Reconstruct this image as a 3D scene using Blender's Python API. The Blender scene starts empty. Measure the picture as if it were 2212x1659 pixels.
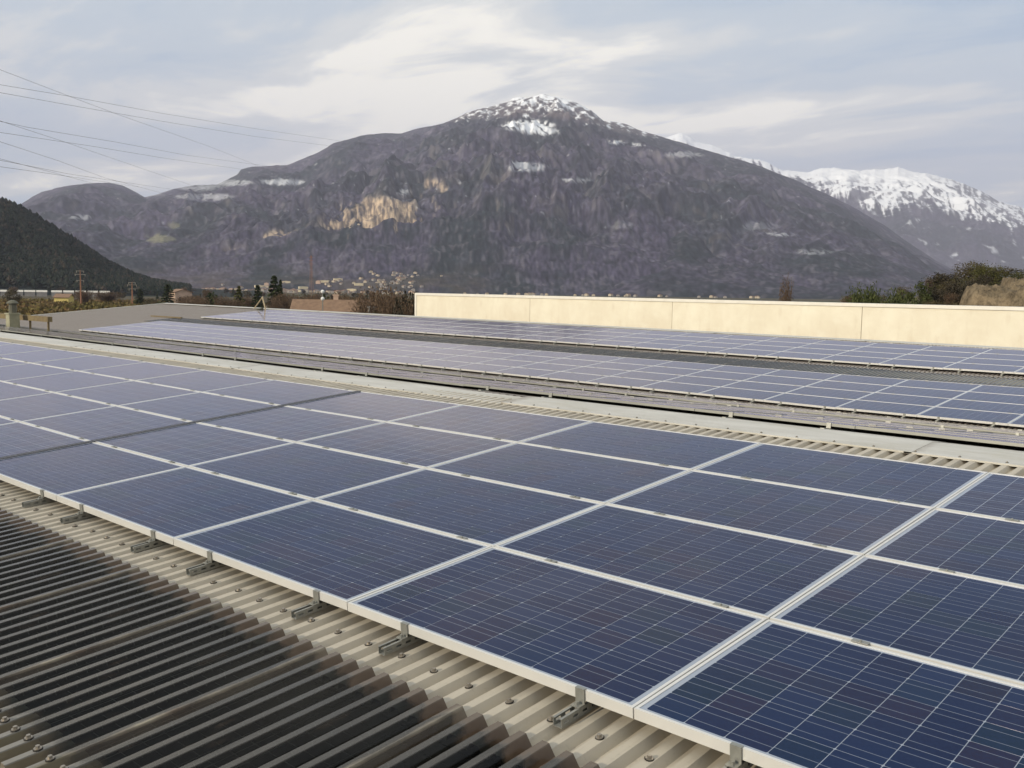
import bpy, math, random
import numpy as np
random.seed(7); rng = np.random.default_rng(7)
R_ = math.radians
scene = bpy.context.scene
COL = scene.collection

# ---------------------------------------------------------------- camera
CAM_H = 9.2                                   # eye height above the valley floor
FOC, PITCH, YAW, ROLL = 2073.44, R_(5.571), R_(42.461), R_(0.8)
cam_d = bpy.data.cameras.new('camera'); cam = bpy.data.objects.new('camera', cam_d); COL.objects.link(cam)
cF = np.array([-math.sin(YAW)*math.cos(PITCH), math.cos(YAW)*math.cos(PITCH), -math.sin(PITCH)])
r0 = np.array([math.cos(YAW), math.sin(YAW), 0]); u0 = np.cross(r0, cF)
cR = r0*math.cos(ROLL)+u0*math.sin(ROLL); cU = -r0*math.sin(ROLL)+u0*math.cos(ROLL)
from mathutils import Matrix, Vector
m = Matrix.Identity(4)
for i in range(3):
    m[i][0] = cR[i]; m[i][1] = cU[i]; m[i][2] = -cF[i]
m[2][3] = CAM_H
cam.matrix_world = m
cam_d.sensor_width = 36; cam_d.lens = 36*FOC/2212
cam_d.clip_start = 0.05; cam_d.clip_end = 120000
scene.camera = cam
scene.render.resolution_x = 1024; scene.render.resolution_y = 768

# ---------------------------------------------------------------- sky, sun, exposure
SUN_AZ, SUN_EL = -124.0, 22.0                 # azimuth from the camera axis (right positive)
sun_dir_az = R_(SUN_AZ)
fx, fy = -math.sin(YAW), math.cos(YAW); rx_, ry_ = math.cos(YAW), math.sin(YAW)
sx = math.cos(sun_dir_az)*fx + math.sin(sun_dir_az)*rx_
sy = math.cos(sun_dir_az)*fy + math.sin(sun_dir_az)*ry_
sun_vec = Vector((sx*math.cos(R_(SUN_EL)), sy*math.cos(R_(SUN_EL)), math.sin(R_(SUN_EL))))
sl = bpy.data.lights.new('sun', 'SUN'); sl.energy = 4.9; sl.angle = R_(1.5); sl.color = (1.0, 0.89, 0.71)
so = bpy.data.objects.new('sun', sl); COL.objects.link(so)
so.rotation_euler = sun_vec.to_track_quat('Z', 'Y').to_euler(); so.location = (0, 0, 200)

world = bpy.data.worlds.new('World'); scene.world = world; world.use_nodes = True
wn = world.node_tree.nodes; wl = world.node_tree.links; wn.clear()
def wnode(t, **k):
    n = wn.new(t)
    for a, b in k.items(): setattr(n, a, b)
    return n
wout = wnode('ShaderNodeOutputWorld'); wbg = wnode('ShaderNodeBackground'); wbg.inputs['Strength'].default_value = 0.118
sky = wnode('ShaderNodeTexSky', sky_type='NISHITA'); sky.sun_disc = False
sky.sun_elevation = R_(SUN_EL); sky.sun_rotation = math.atan2(sun_vec.x, sun_vec.y)
sky.altitude = 200; sky.air_density = 1.0; sky.dust_density = 1.5; sky.ozone_density = 1.5
tc = wnode('ShaderNodeTexCoord'); sep = wnode('ShaderNodeSeparateXYZ'); wl.new(tc.outputs['Generated'], sep.inputs[0])
def wmath(op, a, b=None, clamp=False):
    n = wnode('ShaderNodeMath', operation=op); n.use_clamp = clamp
    for i, v in enumerate((a, b)):
        if v is None: continue
        if isinstance(v, (int, float)): n.inputs[i].default_value = v
        else: wl.new(v, n.inputs[i])
    return n.outputs[0]
zz = wmath('ADD', wmath('MAXIMUM', sep.outputs[2], 0.0), 0.10)
pxn = wmath('DIVIDE', sep.outputs[0], zz); pyn = wmath('DIVIDE', sep.outputs[1], zz)
cmb = wnode('ShaderNodeCombineXYZ'); wl.new(pxn, cmb.inputs[0]); wl.new(pyn, cmb.inputs[1])
mp = wnode('ShaderNodeMapping'); mp.inputs['Rotation'].default_value = (0, 0, R_(20)); mp.inputs['Scale'].default_value = (0.55, 0.9, 1)
mp.inputs['Location'].default_value = (45.1, -55.68, 0)
wl.new(cmb.outputs[0], mp.inputs[0])
def wnoise(scale, det, dist=0.0, rough=0.55):
    n = wnode('ShaderNodeTexNoise'); n.inputs['Scale'].default_value = scale; n.inputs['Detail'].default_value = det
    n.inputs['Distortion'].default_value = dist; n.inputs['Roughness'].default_value = rough
    wl.new(mp.outputs[0], n.inputs['Vector']); return n.outputs['Fac']
def wramp(f, pts):
    n = wnode('ShaderNodeValToRGB'); e = n.color_ramp.elements
    n.color_ramp.interpolation = 'EASE'
    while len(e) < len(pts): e.new(0.5)
    for el, (p, c) in zip(e, pts): el.position = p; el.color = c
    wl.new(f, n.inputs[0]); return n.outputs[0]
n1 = wnoise(0.9, 4, 0.3, 0.5); n2 = wnoise(2.4, 6, 0.6, 0.58)
comb = wmath('ADD', wmath('MULTIPLY', n1, 0.68), wmath('MULTIPLY', n2, 0.32))
# veil of high cloud: grey-blue thin parts to bright cream-white thick parts (radiance, times the strength)
cloud_col = wramp(comb, [(0.38, (4.2, 5.5, 6.7, 1)), (0.46, (5.5, 6.4, 7.0, 1)), (0.52, (7.4, 7.7, 7.5, 1)), (0.58, (11.4, 11.0, 9.6, 1))])
cover = wramp(comb, [(0.26, (0.5, 0.5, 0.5, 1)), (0.44, (0.95, 0.95, 0.95, 1))])
mixc = wnode('ShaderNodeMix', data_type='RGBA'); wl.new(cover, mixc.inputs[0]); wl.new(sky.outputs[0], mixc.inputs[6]); wl.new(cloud_col, mixc.inputs[7])
wl.new(mixc.outputs[2], wbg.inputs['Color']); wl.new(wbg.outputs[0], wout.inputs['Surface'])

vs = scene.view_settings; vs.view_transform = 'Standard'; vs.look = 'None'; vs.exposure = 0.0; vs.gamma = 1.0; vs.use_curve_mapping = False
scene.cycles.max_bounces = 8; scene.cycles.transparent_max_bounces = 12; scene.cycles.volume_bounces = 0

# ---------------------------------------------------------------- helpers
def ray(x, y): return cF*FOC + cR*(x-1106) + cU*(829.5-y)          # photograph scaled to 2212 px wide
def azel(x, y):
    d = ray(x, y); return math.atan2(d[0], d[1]), math.atan2(d[2], math.hypot(d[0], d[1]))
def at_y(x, y, Y): d = ray(x, y); d = d*(Y/d[1]); return np.array([d[0], d[1], d[2]+CAM_H])
def at_d(x, y, D): d = ray(x, y); d = d*(D/math.hypot(d[0], d[1])); return np.array([d[0], d[1], d[2]+CAM_H])
def project(p):
    p = np.array([p[0], p[1], p[2]-CAM_H]); d = p@cF
    if d < 0.3: return None
    return 1106+FOC*(p@cR)/d, 829.5-FOC*(p@cU)/d

class MB:
    def __init__(s): s.v = []; s.f = []; s.m = []; s.uv = []
    def quad(s, a, b, c, d, mat=0, uv=None):
        i = len(s.v); s.v += [a, b, c, d]; s.f.append((i, i+1, i+2, i+3)); s.m.append(mat); s.uv.append(uv or [(0, 0)]*4)
    def poly(s, pts, mat=0):
        i = len(s.v); s.v += list(pts); s.f.append(tuple(range(i, i+len(pts)))); s.m.append(mat); s.uv.append([(0, 0)]*len(pts))
    def box(s, x0, x1, y0, y1, z0, z1, mat=0):
        i = len(s.v)
        s.v += [(x0,y0,z0),(x1,y0,z0),(x1,y1,z0),(x0,y1,z0),(x0,y0,z1),(x1,y0,z1),(x1,y1,z1),(x0,y1,z1)]
        for f in ((0,3,2,1),(4,5,6,7),(0,1,5,4),(1,2,6,5),(2,3,7,6),(3,0,4,7)):
            s.f.append(tuple(i+k for k in f)); s.m.append(mat); s.uv.append([(0, 0)]*4)
    def tube(s, pts, rad, n=6, mat=0, cap=True):
        pts = [Vector(p) for p in pts]; rings = []
        rads = rad if isinstance(rad, (list, tuple)) else [rad]*len(pts)
        for k, p in enumerate(pts):
            t = (pts[min(k+1, len(pts)-1)]-pts[max(k-1, 0)]).normalized()
            a = t.cross(Vector((0, 0, 1)));  a = a.normalized() if a.length > 1e-3 else Vector((1, 0, 0))
            b = t.cross(a); i = len(s.v)
            s.v += [tuple(p+(a*math.cos(2*math.pi*j/n)+b*math.sin(2*math.pi*j/n))*rads[k]) for j in range(n)]; rings.append(i)
        for q in range(len(rings)-1):
            for j in range(n):
                s.f.append((rings[q]+j, rings[q]+(j+1) % n, rings[q+1]+(j+1) % n, rings[q+1]+j)); s.m.append(mat); s.uv.append([(0, 0)]*4)
        if cap:
            for q, rev in ((rings[0], True), (rings[-1], False)):
                f = tuple(q+j for j in range(n)); s.f.append(f[::-1] if rev else f); s.m.append(mat); s.uv.append([(0, 0)]*n)
    def mesh(s, name, mats, uv=False, smooth=False):
        me = bpy.data.meshes.new(name); me.from_pydata(s.v, [], s.f)
        for mt in (mats if isinstance(mats, (list, tuple)) else [mats]): me.materials.append(mt)
        me.polygons.foreach_set('material_index', s.m)
        if uv:
            l = me.uv_layers.new(name='UVMap'); l.data.foreach_set('uv', [c for f in s.uv for p in f for c in p])
        if smooth: me.polygons.foreach_set('use_smooth', [True]*len(s.f))
        me.update(); return me

def link(name, me, parent=None, loc=None, rot=None):
    o = bpy.data.objects.new(name, me); COL.objects.link(o)
    if parent is not None: o.parent = parent
    if loc is not None: o.location = loc
    if rot is not None: o.rotation_euler = rot
    return o
def thing(name, label, cat, loc=(0, 0, 0), rot=(0, 0, 0), group=None, me=None):
    o = link(name, me, None, loc, rot); o['label'] = label; o['category'] = cat
    if group: o['group'] = group
    return o
def struct(o, kind='structure'): o['kind'] = kind; return o
ORD = ['first','second','third','fourth','fifth','sixth','seventh','eighth','ninth','tenth','eleventh','twelfth','thirteenth','fourteenth','fifteenth','sixteenth','seventeenth','eighteenth','nineteenth']
TENS = {20:'twent', 30:'thirt', 40:'fort', 50:'fift', 60:'sixt', 70:'sevent', 80:'eight'}
def ordinal(n):
    if n < 20: return ORD[n-1]
    t, u = n//10*10, n % 10
    return TENS[t]+('ieth' if u == 0 else 'y-'+ORD[u-1])

# ---------------------------------------------------------------- materials
class NT:
    def __init__(s, name):
        s.mat = bpy.data.materials.new(name); s.mat.use_nodes = True; s.t = s.mat.node_tree; s.t.nodes.clear()
        s.out = s.n('ShaderNodeOutputMaterial')
    def n(s, t, **k):
        x = s.t.nodes.new(t)
        for a, b in k.items(): setattr(x, a, b)
        return x
    def set(s, inp, v):
        if isinstance(v, bpy.types.NodeSocket): s.t.links.new(v, inp)
        elif isinstance(v, (tuple, list)) and len(v) == 3 and len(inp.default_value) == 4: inp.default_value = (*v, 1)
        else: inp.default_value = v
    def math(s, op, a, b=0.0, clamp=False):
        x = s.n('ShaderNodeMath', operation=op); x.use_clamp = clamp; s.set(x.inputs[0], a); s.set(x.inputs[1], b); return x.outputs[0]
    def mix(s, f, a, b):
        x = s.n('ShaderNodeMix', data_type='RGBA'); s.set(x.inputs[0], f); s.set(x.inputs[6], a); s.set(x.inputs[7], b); return x.outputs[2]
    def noise(s, scale, det=4, vec=None, rough=0.55, out='Fac'):
        x = s.n('ShaderNodeTexNoise'); x.inputs['Scale'].default_value = scale; x.inputs['Detail'].default_value = det; x.inputs['Roughness'].default_value = rough
        if vec is not None: s.t.links.new(vec, x.inputs['Vector'])
        return x.outputs[out]
    def coord(s, kind='Object'): return s.n('ShaderNodeTexCoord').outputs[kind]
    def mapping(s, vec, scale=(1, 1, 1), loc=(0, 0, 0)):
        x = s.n('ShaderNodeMapping'); x.inputs['Scale'].default_value = scale; x.inputs['Location'].default_value = loc; s.t.links.new(vec, x.inputs[0]); return x.outputs[0]
    def ramp(s, f, a, b, clamp=True):
        x = s.n('ShaderNodeMapRange'); x.clamp = clamp; s.set(x.inputs[0], f); x.inputs[1].default_value = a; x.inputs[2].default_value = b; return x.outputs[0]
    def bsdf(s, color, rough=0.6, metal=0.0, ior=1.5, spec=0.5, bump=None, bump_d=0.02, normal=None):
        b = s.n('ShaderNodeBsdfPrincipled'); s.set(b.inputs['Base Color'], color); s.set(b.inputs['Roughness'], rough); s.set(b.inputs['Metallic'], metal)
        b.inputs['IOR'].default_value = ior; b.inputs['Specular IOR Level'].default_value = spec
        if bump is not None:
            x = s.n('ShaderNodeBump'); x.inputs['Distance'].default_value = bump_d; x.inputs['Strength'].default_value = 1.0; s.t.links.new(bump, x.inputs['Height']); s.t.links.new(x.outputs[0], b.inputs['Normal'])
        return b.outputs[0]
    def glass(s, color):
        # anti-reflex coated solar glass: almost no reflection face-on, a steep rise towards grazing incidence
        df = s.n('ShaderNodeBsdfDiffuse'); s.set(df.inputs[0], color); gl = s.n('ShaderNodeBsdfGlossy'); gl.inputs['Roughness'].default_value = 0.09; gl.inputs[0].default_value = (1.0, 0.94, 0.985, 1)
        lw = s.n('ShaderNodeLayerWeight'); lw.inputs['Blend'].default_value = 0.5
        fac = s.math('ADD', s.math('MULTIPLY', s.math('POWER', lw.outputs['Facing'], 6.5), 1.2), 0.008, True)
        mx = s.n('ShaderNodeMixShader'); s.set(mx.inputs[0], fac); s.t.links.new(df.outputs[0], mx.inputs[1]); s.t.links.new(gl.outputs[0], mx.inputs[2]); return mx.outputs[0]
    def finish(s, sh): s.t.links.new(sh, s.out.inputs['Surface']); return s.mat

def plain(name, c1, c2=None, scale=3.0, rough=0.7, metal=0.0, spec=0.4, bump_d=0.0, kind='Object', det=5):
    t = NT(name); c2 = c2 or tuple(min(1, v*0.75) for v in c1); f = t.noise(scale, det, t.coord(kind))
    f2 = t.ramp(f, 0.3, 0.7)
    return t.finish(t.bsdf(t.mix(f2, c1, c2), rough, metal, spec=spec, bump=f if bump_d else None, bump_d=bump_d))

def obj_random(t): return t.n('ShaderNodeObjectInfo').outputs['Random']

# glass-laminated solar cells ------------------------------------------------
def cell_colour(t, rnd):
    w = t.n('ShaderNodeTexWhiteNoise', noise_dimensions='1D'); t.set(w.inputs['W'], t.math('MULTIPLY', rnd, 977.0))
    sp = t.n('ShaderNodeSeparateColor'); t.t.links.new(w.outputs['Color'], sp.inputs[0])
    c = t.mix(t.ramp(sp.outputs[0], 0.0, 1.0), (0.0040, 0.0130, 0.048), (0.0080, 0.0230, 0.072))
    c = t.mix(t.math('MULTIPLY', t.ramp(sp.outputs[1], 0.72, 1.0), 0.55), c, (0.022, 0.016, 0.036))
    c = t.mix(t.math('MULTIPLY', t.ramp(sp.outputs[2], 0.75, 1.0), 0.5), c, (0.006, 0.028, 0.042))
    return c
def busbar(t, fv, rndoff=None):
    o = fv if rndoff is None else t.math('ADD', fv, rndoff)
    a = t.math('LESS_THAN', t.math('ABSOLUTE', t.math('SUBTRACT', o, 0.27)), 0.0085)
    b = t.math('LESS_THAN', t.math('ABSOLUTE', t.math('SUBTRACT', o, 0.73)), 0.0085)
    return t.math('MAXIMUM', a, b)
def crystal(t, vec):
    v = t.n('ShaderNodeTexVoronoi'); v.inputs['Scale'].default_value = 130.0; t.t.links.new(vec, v.inputs['Vector'])
    sp = t.n('ShaderNodeSeparateColor'); t.t.links.new(v.outputs['Color'], sp.inputs[0]); return sp.outputs[0]
t = NT('solar_cell'); uv = t.coord('UV'); su = t.n('ShaderNodeSeparateXYZ'); t.t.links.new(uv, su.inputs[0]); rn = obj_random(t)
cc = cell_colour(t, rn); cc = t.mix(t.math('MULTIPLY', crystal(t, t.coord('Object')), 0.4), cc, (0.010, 0.028, 0.080))
off = t.math('MULTIPLY', t.math('SUBTRACT', rn, 0.5), 0.05)
cc = t.mix(busbar(t, su.outputs[1], off), cc, (0.17, 0.20, 0.26))
M_CELL = t.finish(t.glass(cc))
t = NT('cell_backing'); M_BACK = t.finish(t.glass((0.30, 0.34, 0.41)))
t = NT('laminate'); uv = t.coord('UV'); su = t.n('ShaderNodeSeparateXYZ'); t.t.links.new(uv, su.inputs[0])
u, v = su.outputs[0], su.outputs[1]
fu = t.math('FRACT', u); fv = t.math('FRACT', v)
cid = t.math('ADD', t.math('FLOOR', u), t.math('MULTIPLY', t.math('FLOOR', v), 17.13))
rn = t.math('FRACT', t.math('MULTIPLY', t.math('SINE', t.math('ADD', t.math('MULTIPLY', cid, 12.9898), t.math('MULTIPLY', obj_random(t), 78.23))), 43758.5))
cc = cell_colour(t, rn)
off = t.math('MULTIPLY', t.math('SUBTRACT', rn, 0.5), 0.05)
cc = t.mix(busbar(t, fv, off), cc, (0.17, 0.20, 0.26))
def edge(f): return t.math('LESS_THAN', t.math('MINIMUM', f, t.math('SUBTRACT', 1.0, f)), 0.011)
outs = t.math('MAXIMUM', t.math('GREATER_THAN', t.math('ABSOLUTE', t.math('SUBTRACT', u, 5.0)), 5.0), t.math('GREATER_THAN', t.math('ABSOLUTE', t.math('SUBTRACT', v, 3.0)), 3.0))
gap = t.math('MAXIMUM', outs, t.math('MAXIMUM', edge(fu), edge(fv)))
cc = t.mix(gap, cc, (0.30, 0.34, 0.41))
M_LAM = t.finish(t.glass(cc))

t = NT('anodised_aluminium'); nz = t.noise(2.0, 4, t.coord('Object')); M_ALU = t.finish(t.bsdf(t.mix(nz, (0.72, 0.71, 0.68), (0.62, 0.61, 0.58)), 0.36, 0.35, spec=0.5))
t = NT('galvanised_steel'); nz = t.noise(30.0, 3, t.coord('Object')); M_GALV = t.finish(t.bsdf(t.mix(nz, (0.36, 0.36, 0.33), (0.20, 0.20, 0.18)), 0.45, 0.6))
t = NT('screw_steel'); M_SCREW = t.finish(t.bsdf((0.30, 0.27, 0.23), 0.4, 0.7))

# weathered beige corrugated sheet
t = NT('beige_sheet'); ob = t.coord('Object'); big = t.noise(1.3, 5, t.mapping(ob, (1, 0.6, 1)))
st = t.noise(6.0, 5, t.mapping(ob, (3.0, 0.35, 1))); lich = t.ramp(t.noise(38.0, 3, ob), 0.60, 0.75)
c = t.mix(t.ramp(big, 0.3, 0.7), (0.47, 0.425, 0.345), (0.37, 0.33, 0.27)); c = t.mix(t.math('MULTIPLY', t.ramp(st, 0.48, 0.72), 0.45), c, (0.24, 0.205, 0.16))
c = t.mix(t.math('MULTIPLY', lich, 0.25), c, (0.20, 0.19, 0.15))
M_BEIGE = t.finish(t.bsdf(c, 0.55, 0.0, spec=0.35))
t = NT('grey_brown_sheet'); ob = t.coord('Object'); st = t.noise(3.0, 5, t.mapping(ob, (1, 0.3, 1)))
M_FARSHEET = t.finish(t.bsdf(t.mix(st, (0.34, 0.295, 0.26), (0.24, 0.21, 0.19)), 0.55, spec=0.35))

# smoky corrugated rooflight plastic with grime at the top end and along the side laps
t = NT('smoky_rooflight'); ob = t.coord('Object'); so_ = t.n('ShaderNodeSeparateXYZ'); t.t.links.new(ob, so_.inputs[0])
grn = t.noise(7.0, 5, t.mapping(ob, (1.6, 0.8, 1))); rnd = obj_random(t)
x_, y_ = so_.outputs[0], so_.outputs[1]
side = t.ramp(t.math('ADD', t.math('SUBTRACT', 0.864, x_), t.math('MULTIPLY', grn, 0.05)), 0.075, 0.045)      # the lap rib of each sheet
side = t.math('MULTIPLY', side, t.math('ADD', 0.30, t.math('MULTIPLY', t.ramp(so_.outputs[2], -0.012, -0.001), 0.70)))   # worst on the lap crest
topd = t.math('SUBTRACT', 1.26, y_); topm = t.ramp(t.math('ADD', topd, t.math('MULTIPLY', grn, 0.26)), 0.22, 0.16)
ends = t.ramp(t.math('ADD', y_, t.math('MULTIPLY', grn, 0.2)), 0.34, 0.24)
spots = t.math('MULTIPLY', t.ramp(t.noise(22.0, 5, t.mapping(ob, (1, 0.2, 1))), 0.60, 0.70), 0.22)
lap_c = t.mix(t.ramp(t.noise(5.0, 5, t.mapping(ob, (1, 0.55, 1)), 0.6), 0.40, 0.64), (0.36, 0.32, 0.24), (0.12, 0.085, 0.06))
dirt_sheen_c = t.mix(side, t.mix(grn, (0.15, 0.105, 0.07), (0.075, 0.05, 0.035)), lap_c)
dirt_sheen_c = t.mix(ends, dirt_sheen_c, t.mix(grn, (0.17, 0.16, 0.10), (0.13, 0.085, 0.05)))
crest = t.ramp(so_.outputs[2], -0.006, -0.001); dust_sheen_n = t.ramp(t.noise(20.0, 5, t.mapping(ob, (1, 0.12, 1))), 0.25, 0.75)
dust_sheen = t.math('MULTIPLY', crest, t.math('ADD', 0.17, t.math('MULTIPLY', dust_sheen_n, 0.15)))     # pale crests: grey sky sheen put into the colour along with dust
dirt_sheen_c = t.mix(t.math('MULTIPLY', crest, 0.85), dirt_sheen_c, t.mix(t.math('MAXIMUM', side, t.math('MULTIPLY', topm, 0.8)), (0.27, 0.26, 0.24), dirt_sheen_c))
dirt = t.math('MAXIMUM', t.math('MAXIMUM', t.math('MAXIMUM', t.math('MULTIPLY', side, 0.9), dust_sheen), t.math('MULTIPLY', topm, 0.8)), t.math('MAXIMUM', t.math('MULTIPLY', ends, 0.7), t.math('ADD', spots, 0.008)))
tr = t.n('ShaderNodeBsdfTransparent'); tr.inputs[0].default_value = (0.22, 0.235, 0.23, 1)
df = t.n('ShaderNodeBsdfDiffuse'); t.set(df.inputs[0], dirt_sheen_c)
gl = t.n('ShaderNodeBsdfGlossy'); gl.inputs['Roughness'].default_value = 0.12; gl.inputs[0].default_value = (0.95, 0.95, 0.95, 1)
fr = t.n('ShaderNodeFresnel'); fr.inputs[0].default_value = 1.33
m1 = t.n('ShaderNodeMixShader'); t.set(m1.inputs[0], t.math('MINIMUM', dirt, 0.95)); t.t.links.new(tr.outputs[0], m1.inputs[1]); t.t.links.new(df.outputs[0], m1.inputs[2])
m2 = t.n('ShaderNodeMixShader'); t.t.links.new(fr.outputs[0], m2.inputs[0]); t.t.links.new(m1.outputs[0], m2.inputs[1]); t.t.links.new(gl.outputs[0], m2.inputs[2])
M_ROOFLIGHT = t.finish(m2.outputs[0])

t = NT('ridge_cap_paint'); ob = t.coord('Object'); n_ = t.noise(2.5, 5, t.mapping(ob, (0.5, 2.5, 1))); sx_ = t.n('ShaderNodeSeparateXYZ'); t.t.links.new(ob, sx_.inputs[0])
lapd = t.math('MULTIPLY', t.ramp(t.math('ADD', t.math('ABSOLUTE', sx_.outputs[0]), t.math('MULTIPLY', t.noise(9.0, 4, ob), 0.22)), 0.26, 0.10), 0.75)
c = t.mix(t.ramp(n_, 0.35, 0.7), (0.56, 0.54, 0.49), (0.44, 0.42, 0.37)); c = t.mix(t.math('MULTIPLY', t.ramp(t.noise(1.1, 6, t.mapping(ob, (0.8, 3.0, 1), (7, 1, 0)), 0.65), 0.5, 0.68), 0.5), c, (0.33, 0.30, 0.21)); c = t.mix(lapd, c, (0.20, 0.16, 0.12))
M_CAP = t.finish(t.bsdf(c, 0.42, 0.1))
t = NT('cream_concrete'); ob = t.coord('Object'); a = t.noise(0.5, 6, ob, 0.6); b = t.noise(2.2, 6, t.mapping(ob, (1.1, 1, 0.35))); rnd = obj_random(t)
c = t.mix(t.ramp(a, 0.36, 0.62), (0.82, 0.775, 0.635), (0.72, 0.655, 0.52)); c = t.mix(t.math('MULTIPLY', t.ramp(b, 0.54, 0.72), 0.30), c, (0.56, 0.47, 0.35))
c = t.mix(t.math('MULTIPLY', t.ramp(t.noise(1.1, 5, t.mapping(ob, (1, 1, 1.6), (4, 0, 2))), 0.55, 0.66), 0.5), c, (0.80, 0.76, 0.63))
sp_ = t.ramp(t.noise(7.0, 3, ob), 0.70, 0.76); c = t.mix(t.math('MULTIPLY', sp_, 0.45), c, (0.36, 0.30, 0.23)); c = t.mix(t.math('MULTIPLY', rnd, 0.22), c, (0.58, 0.50, 0.38))
M_CREAM = t.finish(t.bsdf(c, 0.8, spec=0.2))
M_COPE = plain('coping_metal', (0.78, 0.74, 0.66), (0.70, 0.66, 0.58), 2.0, 0.4)
M_DARKIN = plain('dark_interior', (0.05, 0.05, 0.05), (0.035, 0.035, 0.035), 1.0, 0.9)
M_WALL = plain('grey_concrete_wall', (0.34, 0.32, 0.29), None, 0.8, 0.85)
M_NET = plain('net_wire', (0.30, 0.29, 0.26), None, 4.0, 0.5, 0.3)
M_WIRE = plain('cable_aluminium', (0.10, 0.10, 0.11), None, 1.0, 0.6, 0.2)
M_TIMBER = plain('weathered_timber', (0.20, 0.155, 0.075), (0.13, 0.095, 0.05), 5.0, 0.8)
M_TIMBERL = plain('pale_timber', (0.42, 0.35, 0.22), (0.28, 0.22, 0.14), 5.0, 0.8)
M_STACK = plain('rendered_stack', (0.33, 0.32, 0.22), (0.22, 0.21, 0.14), 3.0, 0.85)
M_FLUE = plain('dull_flue', (0.13, 0.125, 0.09), (0.09, 0.085, 0.06), 4.0, 0.6)

# ================================================================ TERRAIN
def perm_hash(ix, iy, seed):
    h = (ix.astype(np.int64)*374761393 + iy.astype(np.int64)*668265263 + seed*1442695041) & 0xffffffff
    h = ((h ^ (h >> 13))*1274126177) & 0xffffffff
    return ((h ^ (h >> 16)) & 0xffff)/65535.0
def perlin(x, y, seed=0):
    ix = np.floor(x); iy = np.floor(y); fx = x-ix; fy = y-iy
    def g(dx, dy):
        a = perm_hash(ix+dx, iy+dy, seed)*2*math.pi; return np.cos(a)*(fx-dx)+np.sin(a)*(fy-dy)
    w = lambda q: q*q*q*(q*(q*6-15)+10)
    sx, sy = w(fx), w(fy)
    a = g(0, 0)*(1-sx)+g(1, 0)*sx; b = g(0, 1)*(1-sx)+g(1, 1)*sx
    return (a*(1-sy)+b*sy)*1.42
def fbm(x, y, seed=0, octv=5, gain=0.5):
    s = 0; a = 1; tot = 0
    for k in range(octv): s = s+a*perlin(x*2**k+k*17.3, y*2**k-k*9.1, seed+k); tot += a; a *= gain
    return s/tot
def ridged(x, y, seed=0, octv=5, gain=0.5):
    s = 0; a = 1; tot = 0
    for k in range(octv): s = s+a*(1-2*np.abs(perlin(x*2**k+k*7.7, y*2**k+k*3.3, seed+k))); tot += a; a *= gain
    return s/tot
def sstep(x, a, b):
    q = np.clip((x-a)/(b-a), 0, 1); return q*q*(3-2*q)
def grid_mesh(name, X, Y, Z, colr, mat, smooth=False):
    na, nr = X.shape; me = bpy.data.meshes.new(name)
    co = np.stack([X, Y, Z], -1).reshape(-1, 3).astype(np.float32)
    i = np.arange(na*nr).reshape(na, nr)
    q = np.stack([i[:-1, :-1], i[1:, :-1], i[1:, 1:], i[:-1, 1:]], -1).reshape(-1, 4)[:, ::-1]
    me.vertices.add(len(co)); me.vertices.foreach_set('co', co.ravel())
    me.loops.add(q.size); me.loops.foreach_set('vertex_index', q.ravel().astype(np.int32))
    me.polygons.add(len(q)); me.polygons.foreach_set('loop_start', np.arange(0, q.size, 4, dtype=np.int32)); me.polygons.foreach_set('loop_total', np.full(len(q), 4, np.int32))
    if smooth: me.polygons.foreach_set('use_smooth', np.ones(len(q), bool))
    me.update(calc_edges=True)
    if colr is not None:
        a = me.color_attributes.new('cover', 'FLOAT_COLOR', 'POINT')
        c = np.concatenate([colr.reshape(-1, 3), np.ones((len(co), 1))], 1).astype(np.float32); a.data.foreach_set('color', c.ravel())
    me.materials.append(mat); return me
def cover_mat(name, rough=0.95):
    t = NT(name); a = t.n('ShaderNodeVertexColor', layer_name='cover'); ob = t.coord('Object')
    n1_ = t.ramp(t.noise(0.012, 8, ob, 0.7), 0.38, 0.62); n2_ = t.ramp(t.noise(0.040, 6, ob, 0.7), 0.36, 0.64)
    v = t.math('ADD', 0.62, t.math('ADD', t.math('MULTIPLY', n1_, 0.38), t.math('MULTIPLY', n2_, 0.38)))
    sp = t.n('ShaderNodeSeparateColor'); t.t.links.new(a.outputs[0], sp.inputs[0]); snowy = t.ramp(sp.outputs[2], 0.35, 0.6)
    v = t.math('ADD', t.math('MULTIPLY', v, t.math('SUBTRACT', 1.0, snowy)), snowy)
    hsv = t.n('ShaderNodeHueSaturation'); t.set(hsv.inputs['Value'], v); t.t.links.new(a.outputs[0], hsv.inputs['Color'])
    return t.finish(t.bsdf(hsv.outputs[0], rough, spec=0.1))
M_TERR = cover_mat('mountain_cover')

# valley floor -----------------------------------------------------------
t = NT('valley_floor'); ob = t.coord('Object')
vn = t.n('ShaderNodeTexVoronoi'); vn.inputs['Scale'].default_value = 0.011; t.t.links.new(t.mapping(ob, (1, 0.55, 1)), vn.inputs['Vector'])
sp = t.n('ShaderNodeSeparateColor'); t.t.links.new(vn.outputs['Color'], sp.inputs[0])
c = t.mix(sp.outputs[0], (0.060, 0.055, 0.032), (0.105, 0.082, 0.050)); c = t.mix(t.ramp(sp.outputs[1], 0.6, 0.9), c, (0.055, 0.075, 0.030))
c = t.mix(t.math('MULTIPLY', t.noise(0.35, 6, ob), 0.5), c, (0.04, 0.034, 0.024))
M_GROUND = t.finish(t.bsdf(c, 0.95, spec=0.1))
A = np.linspace(0, 2*math.pi, 97)[:, None]; Rr = np.concatenate([[0.0], np.geomspace(20, 45000, 70)])[None]
g = link('ground', grid_mesh('ground', np.sin(A)*Rr, np.cos(A)*Rr, 0*A*Rr, None, M_GROUND)); struct(g)

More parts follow.
